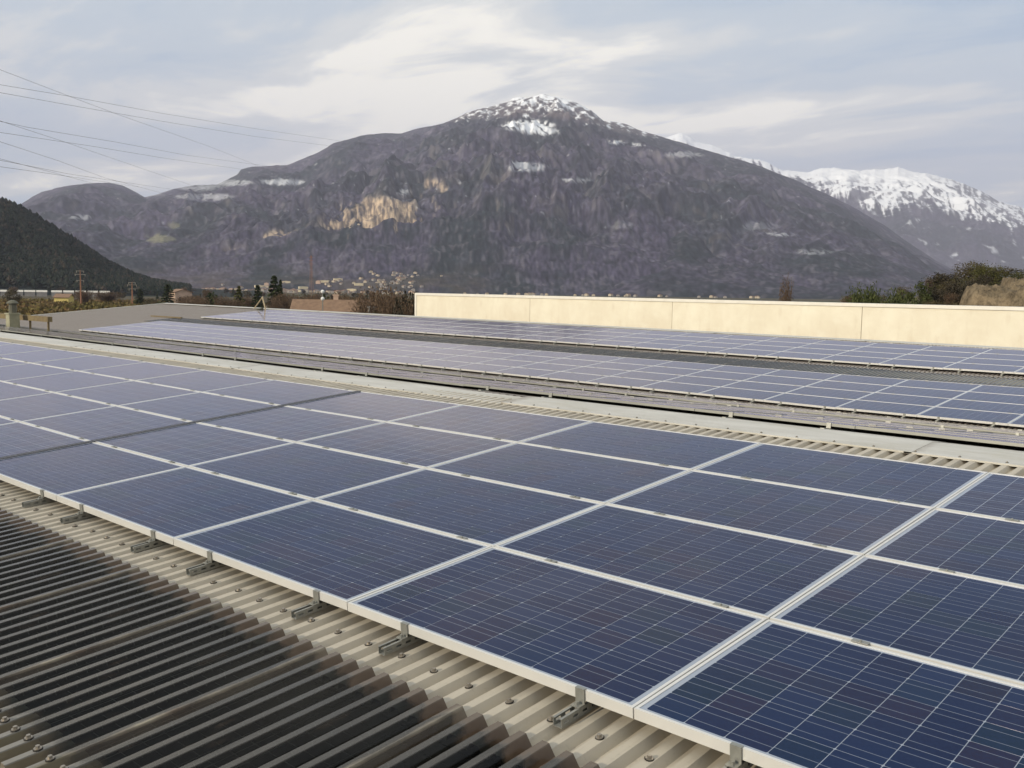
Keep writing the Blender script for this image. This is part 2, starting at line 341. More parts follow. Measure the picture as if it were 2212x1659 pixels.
def prof(pts):
    q = [azel(x, y) for x, y in pts]; q.sort(); return np.array([a for a, e in q]), np.array([e for a, e in q])
def px_band(az, elv):     # az/elev -> photograph pixel (for placing land cover at its real spot)
    d = np.stack([np.sin(az)*np.cos(elv), np.cos(az)*np.cos(elv), np.sin(elv)], -1)
    dd = d@cF; return 1106+FOC*(d@cR)/dd, 829.5-FOC*(d@cU)/dd
def ell(px, py, cx, cy, rx, ry, soft=0.5): return 1-sstep(((px-cx)/rx)**2+((py-cy)/ry)**2, 1-soft, 1+soft)

FOREST = np.array([0.047, 0.042, 0.066]); FOREST2 = np.array([0.017, 0.024, 0.028]); SCRUB = np.array([0.094, 0.087, 0.112]); ROCK = np.array([0.36, 0.275, 0.19]); GREYROCK = np.array([0.17, 0.155, 0.15]); SNOW = np.array([0.82, 0.84, 0.87]); MEADOW = np.array([0.15, 0.145, 0.09])
def lerp(a, b, f): return a*(1-f[..., None])+b*f[..., None]

def mountain(name, pts, az0, az1, na, nr, Df, Dc, back, seed, amp, shape_p, cliffs=(), jag=0.0009, cover=None, rough_km=1.0, ridge_dir=None):
    pa, pe = prof(pts); az = np.linspace(az0, az1, na)
    E = np.interp(az, pa, pe); E = E + jag*fbm(az*60, az*0+seed, seed, 5, 0.6)
    tt = np.concatenate([np.linspace(0, 1, nr), 1+np.linspace(0, 1, max(8, nr//10))[1:]*back]); T_, A_ = np.meshgrid(tt, az)
    df = Df(az)[:, None] if callable(Df) else Df; dc = Dc(az)[:, None] if callable(Dc) else Dc
    Rg = df+(dc-df)*T_; X = np.sin(A_)*Rg; Y = np.cos(A_)*Rg
    kw = np.exp(-0.5*(np.arange(-60, 61)/22.0)**2); kw /= kw.sum(); Eb = np.convolve(np.pad(E, 60, 'edge'), kw, 'valid')
    t1 = np.minimum(T_, 1.0); fE = t1**3.0
    Hc = CAM_H+dc*np.tan(Eb[:, None]*(1-fE)+E[:, None]*fE)
    jit = 0.020*fbm(X/450, Y/450, seed+50, 4)
    base = t1**shape_p; J = 0
    rockm = np.zeros_like(T_)
    if cliffs:
        wv = 0.005*fbm(X/300, Y/300, seed+77, 3); cn = np.clip(0.75+0.6*fbm(X/160, Y/160, seed+61, 3, 0.5), 0.25, 1.1); off = np.zeros_like(T_)
        edgen = 0.55*jit+0.016*fbm(A_*40, T_*0+3.3, seed+60, 5, 0.6)
    for (x0, x1, tc_, wid, hgt) in cliffs:
        a0, _ = azel(x0, 480); a1, _ = azel(x1, 480); i0, i1 = np.searchsorted(az, [a0-0.01, a1+0.01]); K = slice(i0, i1)
        if i1-i0 < 3: continue
        m_ = sstep(A_[K]+wv[K], a0, a0+0.006)*(1-sstep(A_[K]+wv[K], a1-0.006, a1))*cn[K]; tc2 = tc_+edgen[K]; TK = T_[K]
        stp = sstep(TK, tc2, tc2+wid)-sstep(TK, tc2+wid, tc2+0.075)        # rises at the face, rejoins the slope behind it
        off[K] = np.maximum(off[K], m_*hgt*stp)
        rockm[K] = np.maximum(rockm[K], sstep(m_, 0.15, 0.35)*sstep(TK, tc2-0.003, tc2+0.001)*(1-sstep(TK, tc2+wid, tc2+wid+0.006)))
    if cliffs: base = base+off
    Z = Hc*base
    env = np.sin(math.pi*np.clip(t1, 0, 1))**0.8
    k = 1000.0*rough_km
    wx = fbm(X/k*0.8, Y/k*0.8, seed+9, 3)*0.5
    rn_ = ridged(X/k*0.9+wx, Y/k*0.9+wx, seed, 6, 0.52)
    fn_ = fbm(X/260, Y/260, seed+3, 4, 0.6)
    sp_ = ridged(A_*12+wx*1.2, T_*1.6+wx, seed+21, 4, 0.5)                 # spurs and gullies running down the slope
    Z = Z+env*Hc*amp*(rn_-0.25)+env*Hc*amp*(0.80*(sp_-0.2)+0.18*(ridged(A_*31+wx*3, T_*5.0, seed+23, 4, 0.55)-0.2))*sstep(t1, 0.02, 0.3)+env*Hc*0.024*fn_+env*(Hc/1300)*(13*fbm(A_*5000/70, Rg/210, seed+5, 3, 0.6)+5*perlin(A_*5000/26, Rg/80, seed+6))
    Z = np.where(T_ > 1, Hc*(1-((T_-1)/back)**1.3*0.8)+0*Z, Z)
    fl = sstep(t1, 0, 0.03); Z = Z*fl-3*(1-fl)
    gr = np.gradient(Z, axis=1)/np.maximum(np.gradient(Rg, axis=1), 1e-3)
    ga = np.gradient(Z, axis=0)/np.maximum(np.gradient(A_, axis=0)*Rg, 1e-3)
    slope = np.hypot(gr, ga)
    elv = np.arctan2(Z-CAM_H, Rg); PX, PY = px_band(A_, elv)
    C = cover(dict(X=X, Y=Y, Z=Z, U=A_*dc*0.75, V=Rg/2.1, T=T_, az=A_, elv=elv, px=PX, py=PY, slope=slope, ga=ga, rock=rockm, rn=rn_, seed=seed))
    o = link(name, grid_mesh(name, X, Y, Z, C, M_TERR)); struct(o)
    def height(px_, py_):
        a = math.atan2(px_, py_); i = int(round((a-az0)/(az1-az0)*(na-1))); i = min(max(i, 0), na-1); return float(np.interp(math.hypot(px_, py_), Rg[i], Z[i], left=-3))
    return height

def forest_cover(d):
    X, Y = d['X'], d['Y']
    U, V = d['U'], d['V']                              # along and down the slope
    f1 = sstep(fbm(U/520, V/300, 31, 5, 0.6), -0.20, 0.24); f2 = sstep(fbm(U/110, V/90, 32, 4, 0.7), -0.02, 0.40)
    C = lerp(FOREST, FOREST2, f1); C = lerp(C, SCRUB, f2*(0.25+0.65*(1-f1)))
    fine = perlin(U/17, V/17, 38); C = C*(1+0.55*np.clip(fine*1.6, -1, 1))[..., None]
    f3 = sstep(perlin(U/30, V/30, 33)+0.6*fbm(U/240, V/150, 36, 3), 0.28, 0.60); C = lerp(C, np.array([0.145, 0.135, 0.155]), f3*0.45)
    f4 = sstep(perlin(U/42, V/42, 37), 0.15, 0.5); C = lerp(C, FOREST2*0.6, f4*0.6)
    gr = sstep(d['slope'], 0.85, 1.35)*sstep(fbm(X/90, Y/90, 34, 3), -0.1, 0.35); C = lerp(C, GREYROCK, gr*0.45)
    return C
def main_cover(d):
    C = forest_cover(d); X, Y, px, py = d['X'], d['Y'], d['px'], d['py']
    n = fbm(X/150, Y/150, 41, 5, 0.65); nf = fbm(X/45, Y/45, 42, 4, 0.7)
    # rock faces
    strk = 0.55*fbm(d['az']*420, d['Z']/120, 43, 4, 0.65)+0.75*fbm(d['az']*260, d['Z']/38, 44, 4, 0.65)
    warm = np.maximum.reduce([ell(px, py, 815, 490, 120, 62), 0.75*ell(px, py, 610, 530, 60, 34), 0.6*ell(px, py, 930, 415, 45, 28), 0.5*ell(px, py, 500, 565, 36, 28), 0.35*ell(px, py, 1085, 465, 35, 40), 0.45*ell(px, py, 950, 460, 50, 30)])
    rc = lerp(lerp(GREYROCK*1.1, ROCK*1.25, np.clip(warm*1.2, 0, 1)), np.array([0.075, 0.064, 0.064]), sstep(strk, -0.12, 0.16)*0.88)
    C = lerp(C, rc, np.clip(d['rock']*(0.30+0.85*np.clip(warm*1.4, 0, 1)), 0, 1)*sstep(strk*0.6+0.9*n+0.5*nf, -0.42, -0.12))
    steep = sstep(d['slope'], 0.8, 1.3)*np.clip(warm, 0, 1); C = lerp(C, rc, steep*0.8)
    # snow cap and bands
    lim = np.interp(px, [900, 960, 1030, 1090, 1170, 1240, 1300, 1340, 1440, 1480], [200, 268, 262, 258, 256, 264, 278, 292, 302, 300])
    up = lim-py; inx = sstep(px, 940, 985)*(1-sstep(px, 1430, 1470))
    g1 = fbm((px+1.6*py)/26, (py-0.5*px)/9, 48, 4, 0.65); g2 = fbm((px-1.8*py)/24, (py+0.6*px)/9, 49, 4, 0.65)
    gg = np.where(px < 1175, g2, g1)                     # drifts follow the ledges on either side of the summit
    s = sstep(up*0.30+27*gg+15*nf+8*n-6, 0, 8)*sstep(up+10*nf, -4, 6)*inx
    s = s*(1-0.7*sstep(d['slope']+0.8*nf, 0.95, 1.35))
    C = lerp(C, np.array([0.10, 0.085, 0.085]), sstep(up, 0, 12)*inx*0.8)
    tr_ = sstep(up, -36, -4)*inx; C = lerp(C, FOREST2*0.9, tr_*(1-sstep(up, -2, 6))*0.65)
    qx, qy = px+34*n+14*nf, py+10*nf+7*n
    for cx, cy, rx, ry, a in [(1140, 272, 55, 12, 1.0), (1165, 284, 42, 8, .9), (1140, 361, 42, 9, 0.5), (612, 394, 46, 6, 0.55), (1330, 308, 13, 4, .8), (1370, 313, 20, 3, .5), (1250, 390, 32, 4, .5), (1340, 486, 30, 8, .10), (1640, 490, 44, 9, .16), (1690, 506, 26, 4, .35), (445, 426, 60, 7, .3), (330, 420, 26, 6, .25), (1760, 545, 40, 5, .2), (870, 415, 18, 6, .35), (1475, 335, 40, 6, .25), (175, 470, 28, 4, .3), (500, 396, 50, 6, .4), (430, 400, 50, 12, .35)]:
        e = ell(qx, qy, cx, cy, rx, ry, 0.5)*sstep(n*0.9+nf*1.1+0.25, -0.05, 0.22); s = np.maximum(s, e*a)
    s = np.maximum(s, 0.34*sstep(fbm(d['U']/40, d['V']/26, 47, 4, 0.7), 0.36, 0.52)*sstep(560-py, 0, 140))
    C = lerp(C, SNOW, np.clip(s, 0, 1))
    md = np.maximum(ell(qx, qy, 345, 517, 24, 10), 0.5*ell(qx, qy, 375, 487, 14, 6)); C = lerp(C, MEADOW*1.2, md*0.8)
    ft = sstep(py, 555, 625)*(1-sstep(px, 1000, 1150)); C = lerp(C, np.array([0.085, 0.068, 0.045]), ft*0.6*sstep(n, -0.3, 0.3))
    return C
def snow_cover(d):
    C = forest_cover(d)*0.8; X, Y, px, py = d['X'], d['Y'], d['px'], d['py']
    n = fbm(X/500, Y/500, 51, 5, 0.65); nf = fbm(X/120, Y/120, 52, 4, 0.7)
    streak = fbm(d['az']*170+d['T']*8, d['T']*2.0, 53, 4, 0.65)
    lim = np.interp(px, [1400, 1600, 1700, 1850, 1910, 2000, 2080, 2140, 2212, 2400], [330, 360, 395, 430, 462, 440, 470, 478, 495, 520])
    s = sstep(lim-py+60*streak+26*n+22*nf, 0, 14)
    s = s*(1-0.85*sstep(-d['ga']+0.7*nf+0.5*streak, 0.30, 0.55)*sstep(py-375, 0, 30))
    s = np.maximum(s, 0.55*sstep(fbm(d['U']/160, d['V']/90, 57, 4, 0.65), 0.26, 0.46)*sstep(650-py, 0, 60)*sstep(px, 1750, 1950))
    return lerp(C, SNOW, s)
def left_cover(d):
    X, Y = d['X'], d['Y']; f1 = sstep(fbm(X/60, Y/60, 71, 5, 0.65), -0.3, 0.35)
    C = lerp(np.array([0.010, 0.016, 0.016]), np.array([0.028, 0.032, 0.026]), f1)
    s = sstep(fbm(X/130, Y/130, 72, 4, 0.6), 0.42, 0.55); return lerp(C, np.array([0.10, 0.085, 0.065]), s*0.5)

P_MAIN = [(-500, 470), (-200, 440), (40, 445), (70, 425), (90, 415), (140, 402), (190, 396), (235, 395), (265, 400), (290, 413), (312, 426), (340, 420), (375, 408), (420, 400), (470, 398), (512, 378), (520, 366), (545, 360), (580, 358), (620, 357), (645, 347), (680, 332), (705, 320), (720, 309), (745, 303), (780, 293), (830, 288), (868, 288), (900, 278), (930, 272), (960, 266), (985, 256), (1010, 246), (1040, 236), (1075, 225), (1095, 221), (1108, 212), (1122, 210), (1140, 213), (1158, 207), (1172, 202), (1190, 208), (1210, 212), (1235, 219), (1262, 231), (1285, 245), (1305, 262), (1330, 263), (1355, 269), (1380, 281), (1405, 288), (1440, 299), (1480, 310), (1530, 326), (1589, 343), (1640, 358), (1687, 378), (1773, 414), (1840, 446), (1906, 484), (1960, 522), (2020, 562), (2100, 604), (2212, 640), (2500, 650), (2900, 655)]
rc_ = random.Random(5); CLIFFS = []
def crag_band(x0, x1, t0, t1_, n, w0, w1, h0, h1):      # a broken band of short rock faces
    for k in range(n):
        w = rc_.uniform(w0, w1); x = rc_.uniform(x0, x1-w); CLIFFS.append((x, x+w, rc_.uniform(t0, t1_), rc_.uniform(.005, .009), rc_.uniform(h0, h1)))
crag_band(765, 912, .222, .270, 13, 40, 85, .022, .044); crag_band(705, 800, .210, .248, 8, 30, 60, .014, .028); crag_band(745, 910, .182, .215, 10, 35, 80, .012, .026)
crag_band(895, 1010, .27, .31, 6, 30, 70, .010, .024); crag_band(1055, 1120, .26, .29, 3, 30, 55, .012, .022); crag_band(560, 655, .172, .198, 7, 28, 50, .011, .020); crag_band(640, 720, .185, .21, 3, 25, 45, .006, .014); crag_band(470, 545, .135, .158, 6, 22, 40, .011, .018)
crag_band(900, 1000, .36, .40, 4, 25, 60, .008, .02); crag_band(1130, 1240, .19, .24, 4, 25, 50, .005, .012); crag_band(1300, 1700, .2, .4, 8, 30, 60, .004, .010); crag_band(780, 980, .5, .6, 5, 30, 70, .006, .014)
height_main = mountain('mountain', P_MAIN, R_(-78), R_(-6), 1150, 430, lambda a: 2000+120*np.sin(a*9), lambda a: 6600+500*np.sin(a*5+1), 0.5, 3, 0.135, 1.22,
         cliffs=CLIFFS, cover=main_cover)
# spur running down to the right in front of the main slope
P_SPUR = [(1130, 648), (1190, 600), (1250, 540), (1300, 490), (1345, 455), (1400, 436), (1450, 440), (1514, 458), (1570, 478), (1629, 500), (1690, 520), (1744, 541), (1800, 566), (1860, 598), (1946, 634), (2060, 652)]
mountain('mountain_spur', P_SPUR, azel(1130, 600)[0], azel(2060, 600)[0], 460, 220, 2050.0, 4300.0, 0.35, 43, 0.12, 1.1, jag=0.0012, cover=lambda d: forest_cover(d)*0.92)
P_SNOW = [(1100, 420), (1300, 340), (1445, 295), (1460, 290), (1474, 288), (1492, 297), (1509, 306), (1549, 317), (1589, 338), (1610, 340), (1629, 343), (1660, 352), (1687, 366), (1715, 370), (1744, 372), (1775, 364), (1802, 361), (1830, 366), (1860, 369), (1900, 366), (1940, 360), (1960, 369), (1975, 372), (2000, 374), (2032, 381), (2061, 389), (2090, 402), (2119, 412), (2145, 428), (2170, 438), (2212, 450), (2400, 500), (3000, 560)]
mountain('snowy_range', P_SNOW, R_(-40), R_(-4), 620, 220, 8300.0, 12500.0, 0.4, 17, 0.14, 1.0, jag=0.0026, cover=snow_cover, rough_km=1.5)
P_LEFT = [(-900, 260), (-500, 330), (-200, 395), (0, 432), (30, 442), (70, 463), (110, 490), (150, 514), (200, 546), (240, 573), (285, 598), (320, 612), (400, 622), (520, 628)]
height_left = mountain('wooded_hill', P_LEFT, R_(-100), R_(-57), 420, 120, 850.0, 1300.0, 0.5, 29, 0.10, 1.0, jag=0.0022, cover=left_cover, rough_km=0.25)

# wood on the near hill: thousands of crowns, one mass
t = NT('hill_wood'); gi = t.n('ShaderNodeNewGeometry'); f = gi.outputs['Random Per Island']
c = t.mix(f, (0.010, 0.017, 0.013), (0.026, 0.032, 0.022)); c = t.mix(t.ramp(f, 0.80, 0.95), c, (0.050, 0.040, 0.030)); M_WOOD = t.finish(t.bsdf(c, 0.95, spec=0.1))
rw = random.Random(77); b = MB()
for k in range(13000):
    a = rw.uniform(R_(-80), R_(-61)); D = rw.uniform(870, 1330); x, y = math.sin(a)*D, math.cos(a)*D; z = height_left(x, y)
    if z < -1: continue
    h = rw.uniform(2.5, 6.5); r = h*rw.uniform(.35, .6); i = len(b.v); n = 5; ph = rw.random()*6
    b.v += [(x+r*math.cos(ph+2*math.pi*j/n), y+r*math.sin(ph+2*math.pi*j/n), z+h*.12) for j in range(n)]+[(x+.75*r*math.cos(ph+.6+2*math.pi*j/n), y+.75*r*math.sin(ph+.6+2*math.pi*j/n), z+h*.55) for j in range(n)]+[(x+rw.uniform(-.3, .3), y, z+h)]
    for j in range(n):
        q = (j+1) % n; b.f += [(i+j, i+q, i+n+q, i+n+j), (i+n+j, i+n+q, i+2*n)]; b.m += [0, 0]; b.uv += [[(0, 0)]*4, [(0, 0)]*3]
struct(link('hill_wood', b.mesh('hill_wood', M_WOOD)), 'stuff')

# ================================================================ BUILDING ROOF
Z0 = CAM_H
def T(x): return 0.007*max(0.0, -9.0-x)                 # the building rises very slightly towards its far end
def tilt(x): return 0.007 if x < -9 else 0.0
S1, S2, S3 = 0.0818, -0.1156, 0.0855
def z1(y): return Z0-1.58+S1*(y-2.742)                  # top of the ribs, near slope
def z2(y): return Z0-1.165+S2*(y-7.87)                  # slope behind the first ridge
def z3(y): return Z0-2.42+S3*(y-19.15)                  # third slope, rising to the second ridge
XL, XR = -57.5, 6.5
PITCH_R = 0.108
bld = thing('factory_building', 'long low factory with corrugated roof slopes carrying the solar arrays', 'building')
def sheet_mesh(name, width, length, mat, h=0.034, ny=1, pr=(0.029, 0.046, 0.087)):
    b = MB(); n = int(round(width/PITCH_R)); prof_ = []
    for k in range(n):
        x = k*PITCH_R; prof_ += [(x, -h), (x+pr[0], -h), (x+pr[1], 0.0), (x+pr[2], 0.0)]
    prof_.append((n*PITCH_R, -h))
    for (xa, za), (xb, zb) in zip(prof_[:-1], prof_[1:]):
        for q in range(ny):
            b.quad((xa, length*q/ny, za), (xb, length*q/ny, zb), (xb, length*(q+1)/ny, zb), (xa, length*(q+1)/ny, za))
    return b.mesh(name, mat)
W1 = 0.864; XO = -3.34                                  # side laps line up with the stained ribs in the photograph
def cols(w, xa, xb):
    k0 = math.floor((xa-XO)/w); k1 = math.ceil((xb-XO)/w); return [XO+k*w for k in range(k0, k1)]
def lay(name, me, xs, y0, zf, s, dz=0.0):
    out = []
    for x in xs:
        out.append(link(name, me, bld, (x, y0, zf(y0)+T(x)+dz), (math.atan(s), tilt(x+0.01), 0)))
    return out
near_low = lay('roof_sheet', sheet_mesh('roof_sheet_low', W1*2, 6.0, M_BEIGE), cols(W1*2, -16, XR), -4.55, z1, S1)
near_up = lay('roof_sheet', sheet_mesh('roof_sheet_near', W1, 5.36, M_BEIGE), cols(W1, -44, XR), 2.34, z1, S1)
lay('roof_sheet', sheet_mesh('roof_sheet_nearfar', W1*3, 12.4, M_BEIGE), cols(W1*3, XL, -44), -4.55, z1, S1)
lay('roof_sheet', sheet_mesh('roof_sheet_back', W1*3, 11.1, M_FARSHEET), cols(W1*3, XL, XR), 7.87, z2, S2)
lay('roof_sheet', sheet_mesh('roof_sheet_third', W1*3, 4.45, M_FARSHEET), cols(W1*3, XL, XR), 18.9, z3, S3)
lay('roof_sheet', sheet_mesh('roof_sheet_fourth', W1*3, 5.35, M_FARSHEET), cols(W1*3, XL, XR), 24.85, z3, S3)
lay('roof_sheet', sheet_mesh('roof_sheet_end', W1*3, 1.66, M_FARSHEET), [x for x in cols(W1*3, XL, -45.8)], 23.25, z3, S3, -0.003)
lay('roof_sheet', sheet_mesh('roof_sheet_behind', W1*3, 6.0, M_FARSHEET), cols(W1*3, XL, -34.2), 30.2, lambda y: z3(30.2), -0.09)
# rooflight strips
RLH = 0.042
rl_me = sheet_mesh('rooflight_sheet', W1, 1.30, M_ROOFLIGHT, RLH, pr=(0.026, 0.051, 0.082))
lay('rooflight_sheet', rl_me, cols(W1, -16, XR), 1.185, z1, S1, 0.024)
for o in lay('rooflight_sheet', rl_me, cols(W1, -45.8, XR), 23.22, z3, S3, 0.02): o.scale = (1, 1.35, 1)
# wire net under the near rooflight
b = MB(); zn = lambda y: z1(y)-0.11
xs = np.arange(-15.8, XR, 0.09)
for x in xs: b.tube([(x, 1.2, zn(1.2)), (x, 2.45, zn(2.45))], 0.0022, 3, cap=False)
for y in np.arange(1.24, 2.45, 0.09): b.tube([(-15.8, y, zn(y)), (XR, y, zn(y))], 0.0022, 3, cap=False)
net = link('safety_net', b.mesh('safety_net', M_NET), bld); net['kind'] = 'stuff'
# screws with washers
b = MB()
b.tube([(0, 0, 0.0), (0, 0, 0.004)], 0.0175, 10, 1); b.tube([(0, 0, 0.004), (0, 0, 0.007)], 0.015, 10); b.tube([(0, 0, 0.007), (0, 0, 0.016)], 0.0085, 6)
M_RUB = plain('rubber_washer', (0.025, 0.022, 0.02), None, 5, .8)
screw_me = b.mesh('screw', [M_SCREW, M_RUB])
for o in near_up:
    if -9.5 < o.location.x < 1.0:
        for k in range(0, 8, 2):
            link('screw', screw_me, o, (k*PITCH_R+0.0665, 0.31+random.uniform(-.012, .012), 0.0), (random.uniform(-.15, .15), random.uniform(-.15, .15), random.random()*6))
for o in [c for c in bld.children if c.name.startswith('rooflight_sheet') and c.data == rl_me and c.location.y < 5 and -5.3 < c.location.x < -2]:
    for k in range(8):
        link('screw', screw_me, o, (k*PITCH_R+0.0665, 0.125+random.uniform(-.008, .008), 0.0), (0, 0, random.random()*6))
# ridge caps
def cap_piece(L, w0, w1, ya, za, yb, zb):
    b = MB(); t_ = 0.002
    P = [(ya, za-0.014), (ya, za), (0, 0), (yb, zb), (yb, zb-0.014)]
    for (a, za_), (c, zc_) in zip(P[:-1], P[1:]): b.quad((0, a, za_), (L, a, za_), (L, c, zc_), (0, c, zc_))
    b.box(0.0, 0.05, ya*0.97, yb*0.97, za*0.3, za*0.3+0.0015) if False else None
    return b
ridge_s = [-57.5, -52.0, -46.5, -41.0, -35.5, -30.0, -23.2, -17.68, -12.27, -6.95, -2.7, 2.4, 6.5]
for a, c in zip(ridge_s[:-1], ridge_s[1:]):
    me = cap_piece(c-a+0.06, 0, 0, -0.45, -0.030, 0.36, -0.045).mesh('ridge_cap', M_CAP)
    k = ridge_s.index(a)
    o = link('ridge_cap', me, bld, (a, 7.87, Z0-1.159+T(a)+(0.002 if k % 2 else 0)), (0, tilt(a+.01), 0))
    if -18 < a < 2:
        n0 = math.ceil((a-XO)/PITCH_R)
        for q in range(n0, int((c-XO)/PITCH_R), 3):
            x = XO+q*PITCH_R+0.0665-a
            link('screw', screw_me, o, (x, -0.41, -0.0273)).scale = (.6, .6, .6)
    me2 = cap_piece(c-a+0.06, 0, 0, -0.35, -0.030, 0.35, -0.032).mesh('ridge_cap_far', M_CAP)
    link('ridge_cap', me2, bld, (a, 30.2, z3(30.2)+0.05+T(a)+(0.002 if k % 2 else 0)), (0, tilt(a+.01), 0))
# gable trim, shell walls, floor
b = MB()
for (ya, yb, f) in ((-4.6, 7.87, z1), (7.87, 18.95, z2), (18.95, 30.2, z3)):
    za, zb = f(ya)+T(XL), f(yb)+T(XL)
    b.quad((XL-.12, ya, za+.035), (XL+.12, ya, za+.035), (XL+.12, yb, zb+.035), (XL-.12, yb, zb+.035)); b.quad((XL-.12, ya, za-.3), (XL-.12, ya, za+.035), (XL-.12, yb, zb+.035), (XL-.12, yb, zb-.3)); b.quad((XL+.12, ya, za-.05), (XL+.12, ya, za+.035), (XL+.12, yb, zb+.035), (XL+.12, yb, zb-.05))
link('gable_trim', b.mesh('gable_trim', M_CAP), bld)
b = MB(); zt = Z0-3.0
b.box(XL, XL+.25, -4.6, 36, 0, zt+.9); b.box(XR-.25, XR, -4.6, 36, 0, zt); b.box(XL+.25, XR-.25, -4.6, -4.35, 0, zt+.3); b.box(XL+.25, XR-.25, 35.75, 36, 0, zt)
link('wall', b.mesh('wall', M_WALL), bld)
b = MB(); b.quad((XL+.25, -4.35, .02), (XR-.25, -4.35, .02), (XR-.25, 35.75, .02), (XL+.25, 35.75, .02)); link('hall_floor', b.mesh('hall_floor', M_DARKIN), bld)
b = MB(); b.box(XL, XR, 18.75, 19.02, z3(18.9)-.16, z3(18.9)-.05); link('valley_gutter', b.mesh('valley_gutter', M_GALV), bld)
# edge strip where the bare end of the third slope steps up to the upper array
b = MB(); p0 = (-48.9, 24.9); b.box(-49.0, -45.8, 24.84, 24.94, z3(24.9)+T(-47)+.0, z3(24.9)+T(-47)+.06); link('step_flashing', b.mesh('step_flashing', M_TIMBER), bld)

# ================================================================ SOLAR ARRAYS
DX, DY, PW, PH = 1.648, 1.01, 1.642, 0.996
def frame_box(b, th=0.042, lip=0.0125, mat=0):
    b.box(0, PW, 0, lip, -th, 0, mat); b.box(0, PW, PH-lip, PH, -th, 0, mat)
    b.box(0, lip, lip, PH-lip, -th, 0, mat); b.box(PW-lip, PW, lip, PH-lip, -th, 0, mat)
M_ALU2 = plain('darker_aluminium', (0.26, 0.26, 0.23), (0.20, 0.20, 0.18), 2.0, 0.5, 0.3)  # darker frame metal for the two downhill arrays
b = MB(); frame_box(b); frame_me = b.mesh('frame', M_ALU)
b = MB(); frame_box(b, 0.026); frame2_me = b.mesh('frame_darker', M_ALU2)
CELL = 0.1575; MX = (PW-10*CELL)/2; MY = (PH-6*CELL)/2
def lam_quad(b, z=-0.003, mat=0, M4=None):
    l = 0.0118; c = [(l, l), (PW-l, l), (PW-l, PH-l), (l, PH-l)]
    P = [(x, y, z) for x, y in c]
    if M4 is not None: P = [tuple(M4@Vector(p)) for p in P]
    b.quad(*P, mat, [((x-MX)/CELL, (y-MY)/CELL) for x, y in c])
b = MB(); lam_quad(b); lam_me = b.mesh('laminate', M_LAM, uv=True)
b = MB(); lam_quad(b); back_me = b.mesh('backing', M_BACK, uv=True)
b = MB(); g_, cs = CELL*0.011, CELL; ch = 0.004                     # one polycrystalline cell, corners slightly cut
pts = [(g_+ch, g_), (cs-g_-ch, g_), (cs-g_, g_+ch), (cs-g_, cs-g_-ch), (cs-g_-ch, cs-g_), (g_+ch, cs-g_), (g_, cs-g_-ch), (g_, g_+ch)]
b.v += [(x, y, 0.0008) for x, y in pts]+[(x, y, 0.0001) for x, y in pts]
b.f.append(tuple(range(8))); b.m.append(0); b.uv.append([(x/cs, y/cs) for x, y in pts])
for k in range(8): b.f.append((k, k+8, (k+1) % 8+8, (k+1) % 8)); b.m.append(0); b.uv.append([(0, 0)]*4)
cell_me = b.mesh('cell', M_CELL, uv=True)

ARR = [  # name, left end, joint phase, right end, front y, top z at the front, slope, words
    ('near', -41.0, -5.192, 2.9, 2.742, Z0-1.480, S1, 'the near array'),
    ('back_upper', -45.6, -5.10, 4.0, 8.30, Z0-1.155, S2, 'the upper downhill array'),
    ('back_lower', -45.6, -5.10, 4.0, 14.35, z2(14.35)+0.06, S2, 'the lower downhill array'),
    ('middle', -45.6, -5.10, 4.0, 19.15, Z0-2.32, S3, 'the middle array'),
    ('far', -45.8, -16.56, 4.0, 25.27, Z0-1.80, S3, 'the far array')]
ROWW = {True: ['lowest', 'second', 'third', 'top'], False: ['top', 'second', 'third', 'lowest']}
panels = []
for ai, (nm, xl, ph, xr, y0, zf, s, words) in enumerate(ARR):
    k0 = math.ceil((xl-ph)/DX); k1 = math.floor((xr-ph)/DX); ca = math.cos(math.atan(s)); sa = math.sin(math.atan(s))
    vis = []
    for k in range(k0, k1):
        for r in range(4):
            x = ph+k*DX-(0.028 if ai == 0 and k < -2 else 0); p = (x, y0+r*DY*ca, zf+r*DY*sa+T(x))
            rot = (math.atan(s)+random.gauss(0, .0008), tilt(x+.01)+random.gauss(0, .0006), 0)
            M4 = Matrix.Translation(p)@Matrix.Rotation(rot[1], 4, 'Y')@Matrix.Rotation(rot[0], 4, 'X')
            q = [project(M4@Vector(c)) for c in ((0, 0, 0), (PW, 0, 0), (PW, PH, 0), (0, PH, 0))]
            area = 0; inside = False
            if all(q):
                cl = [(min(max(a, 0), 2212), min(max(bb, 0), 1659)) for a, bb in q]
                area = abs(sum(cl[i][0]*cl[(i+1) % 4][1]-cl[(i+1) % 4][0]*cl[i][1] for i in range(4)))/2
            panels.append(dict(ai=ai, k=k, r=r, p=p, rot=rot, M=M4, area=area))
order = sorted(panels, key=lambda d: -d['area'])
solo = [d for d in order[:300] if d['area'] > 8]
for d in solo: d['solo'] = True
rank = {}
for ai in range(len(ARR)):
    for r in range(4):
        row = sorted([d for d in solo if d['ai'] == ai and d['r'] == r], key=lambda d: -d['p'][0])
        for i, d in enumerate(row): d['n'] = i+1
NEARC = set(id(d) for d in order[:14])
for d in solo:
    nm, *_x, s, words = ARR[d['ai']]
    row = ROWW[s > 0][d['r']]
    blue = 'blue' if d['area'] > 12000 else 'grey-blue'
    lab = f"{blue} solar panel, {row} row of {words}, {ordinal(d['n'])} from right"
    o = thing('solar_panel', lab, 'solar panel', d['p'], d['rot'], 'solar panels of '+words)
    link('frame', frame2_me if d['ai'] in (1, 2) else frame_me, o)
    if id(d) in NEARC:
        bk = link('backing', back_me, o)
        for i in range(10):
            for j in range(6):
                link('cell', cell_me, bk, (MX+i*CELL, MY+j*CELL, -0.003))
    else: link('laminate', lam_me, o)
b = MB()
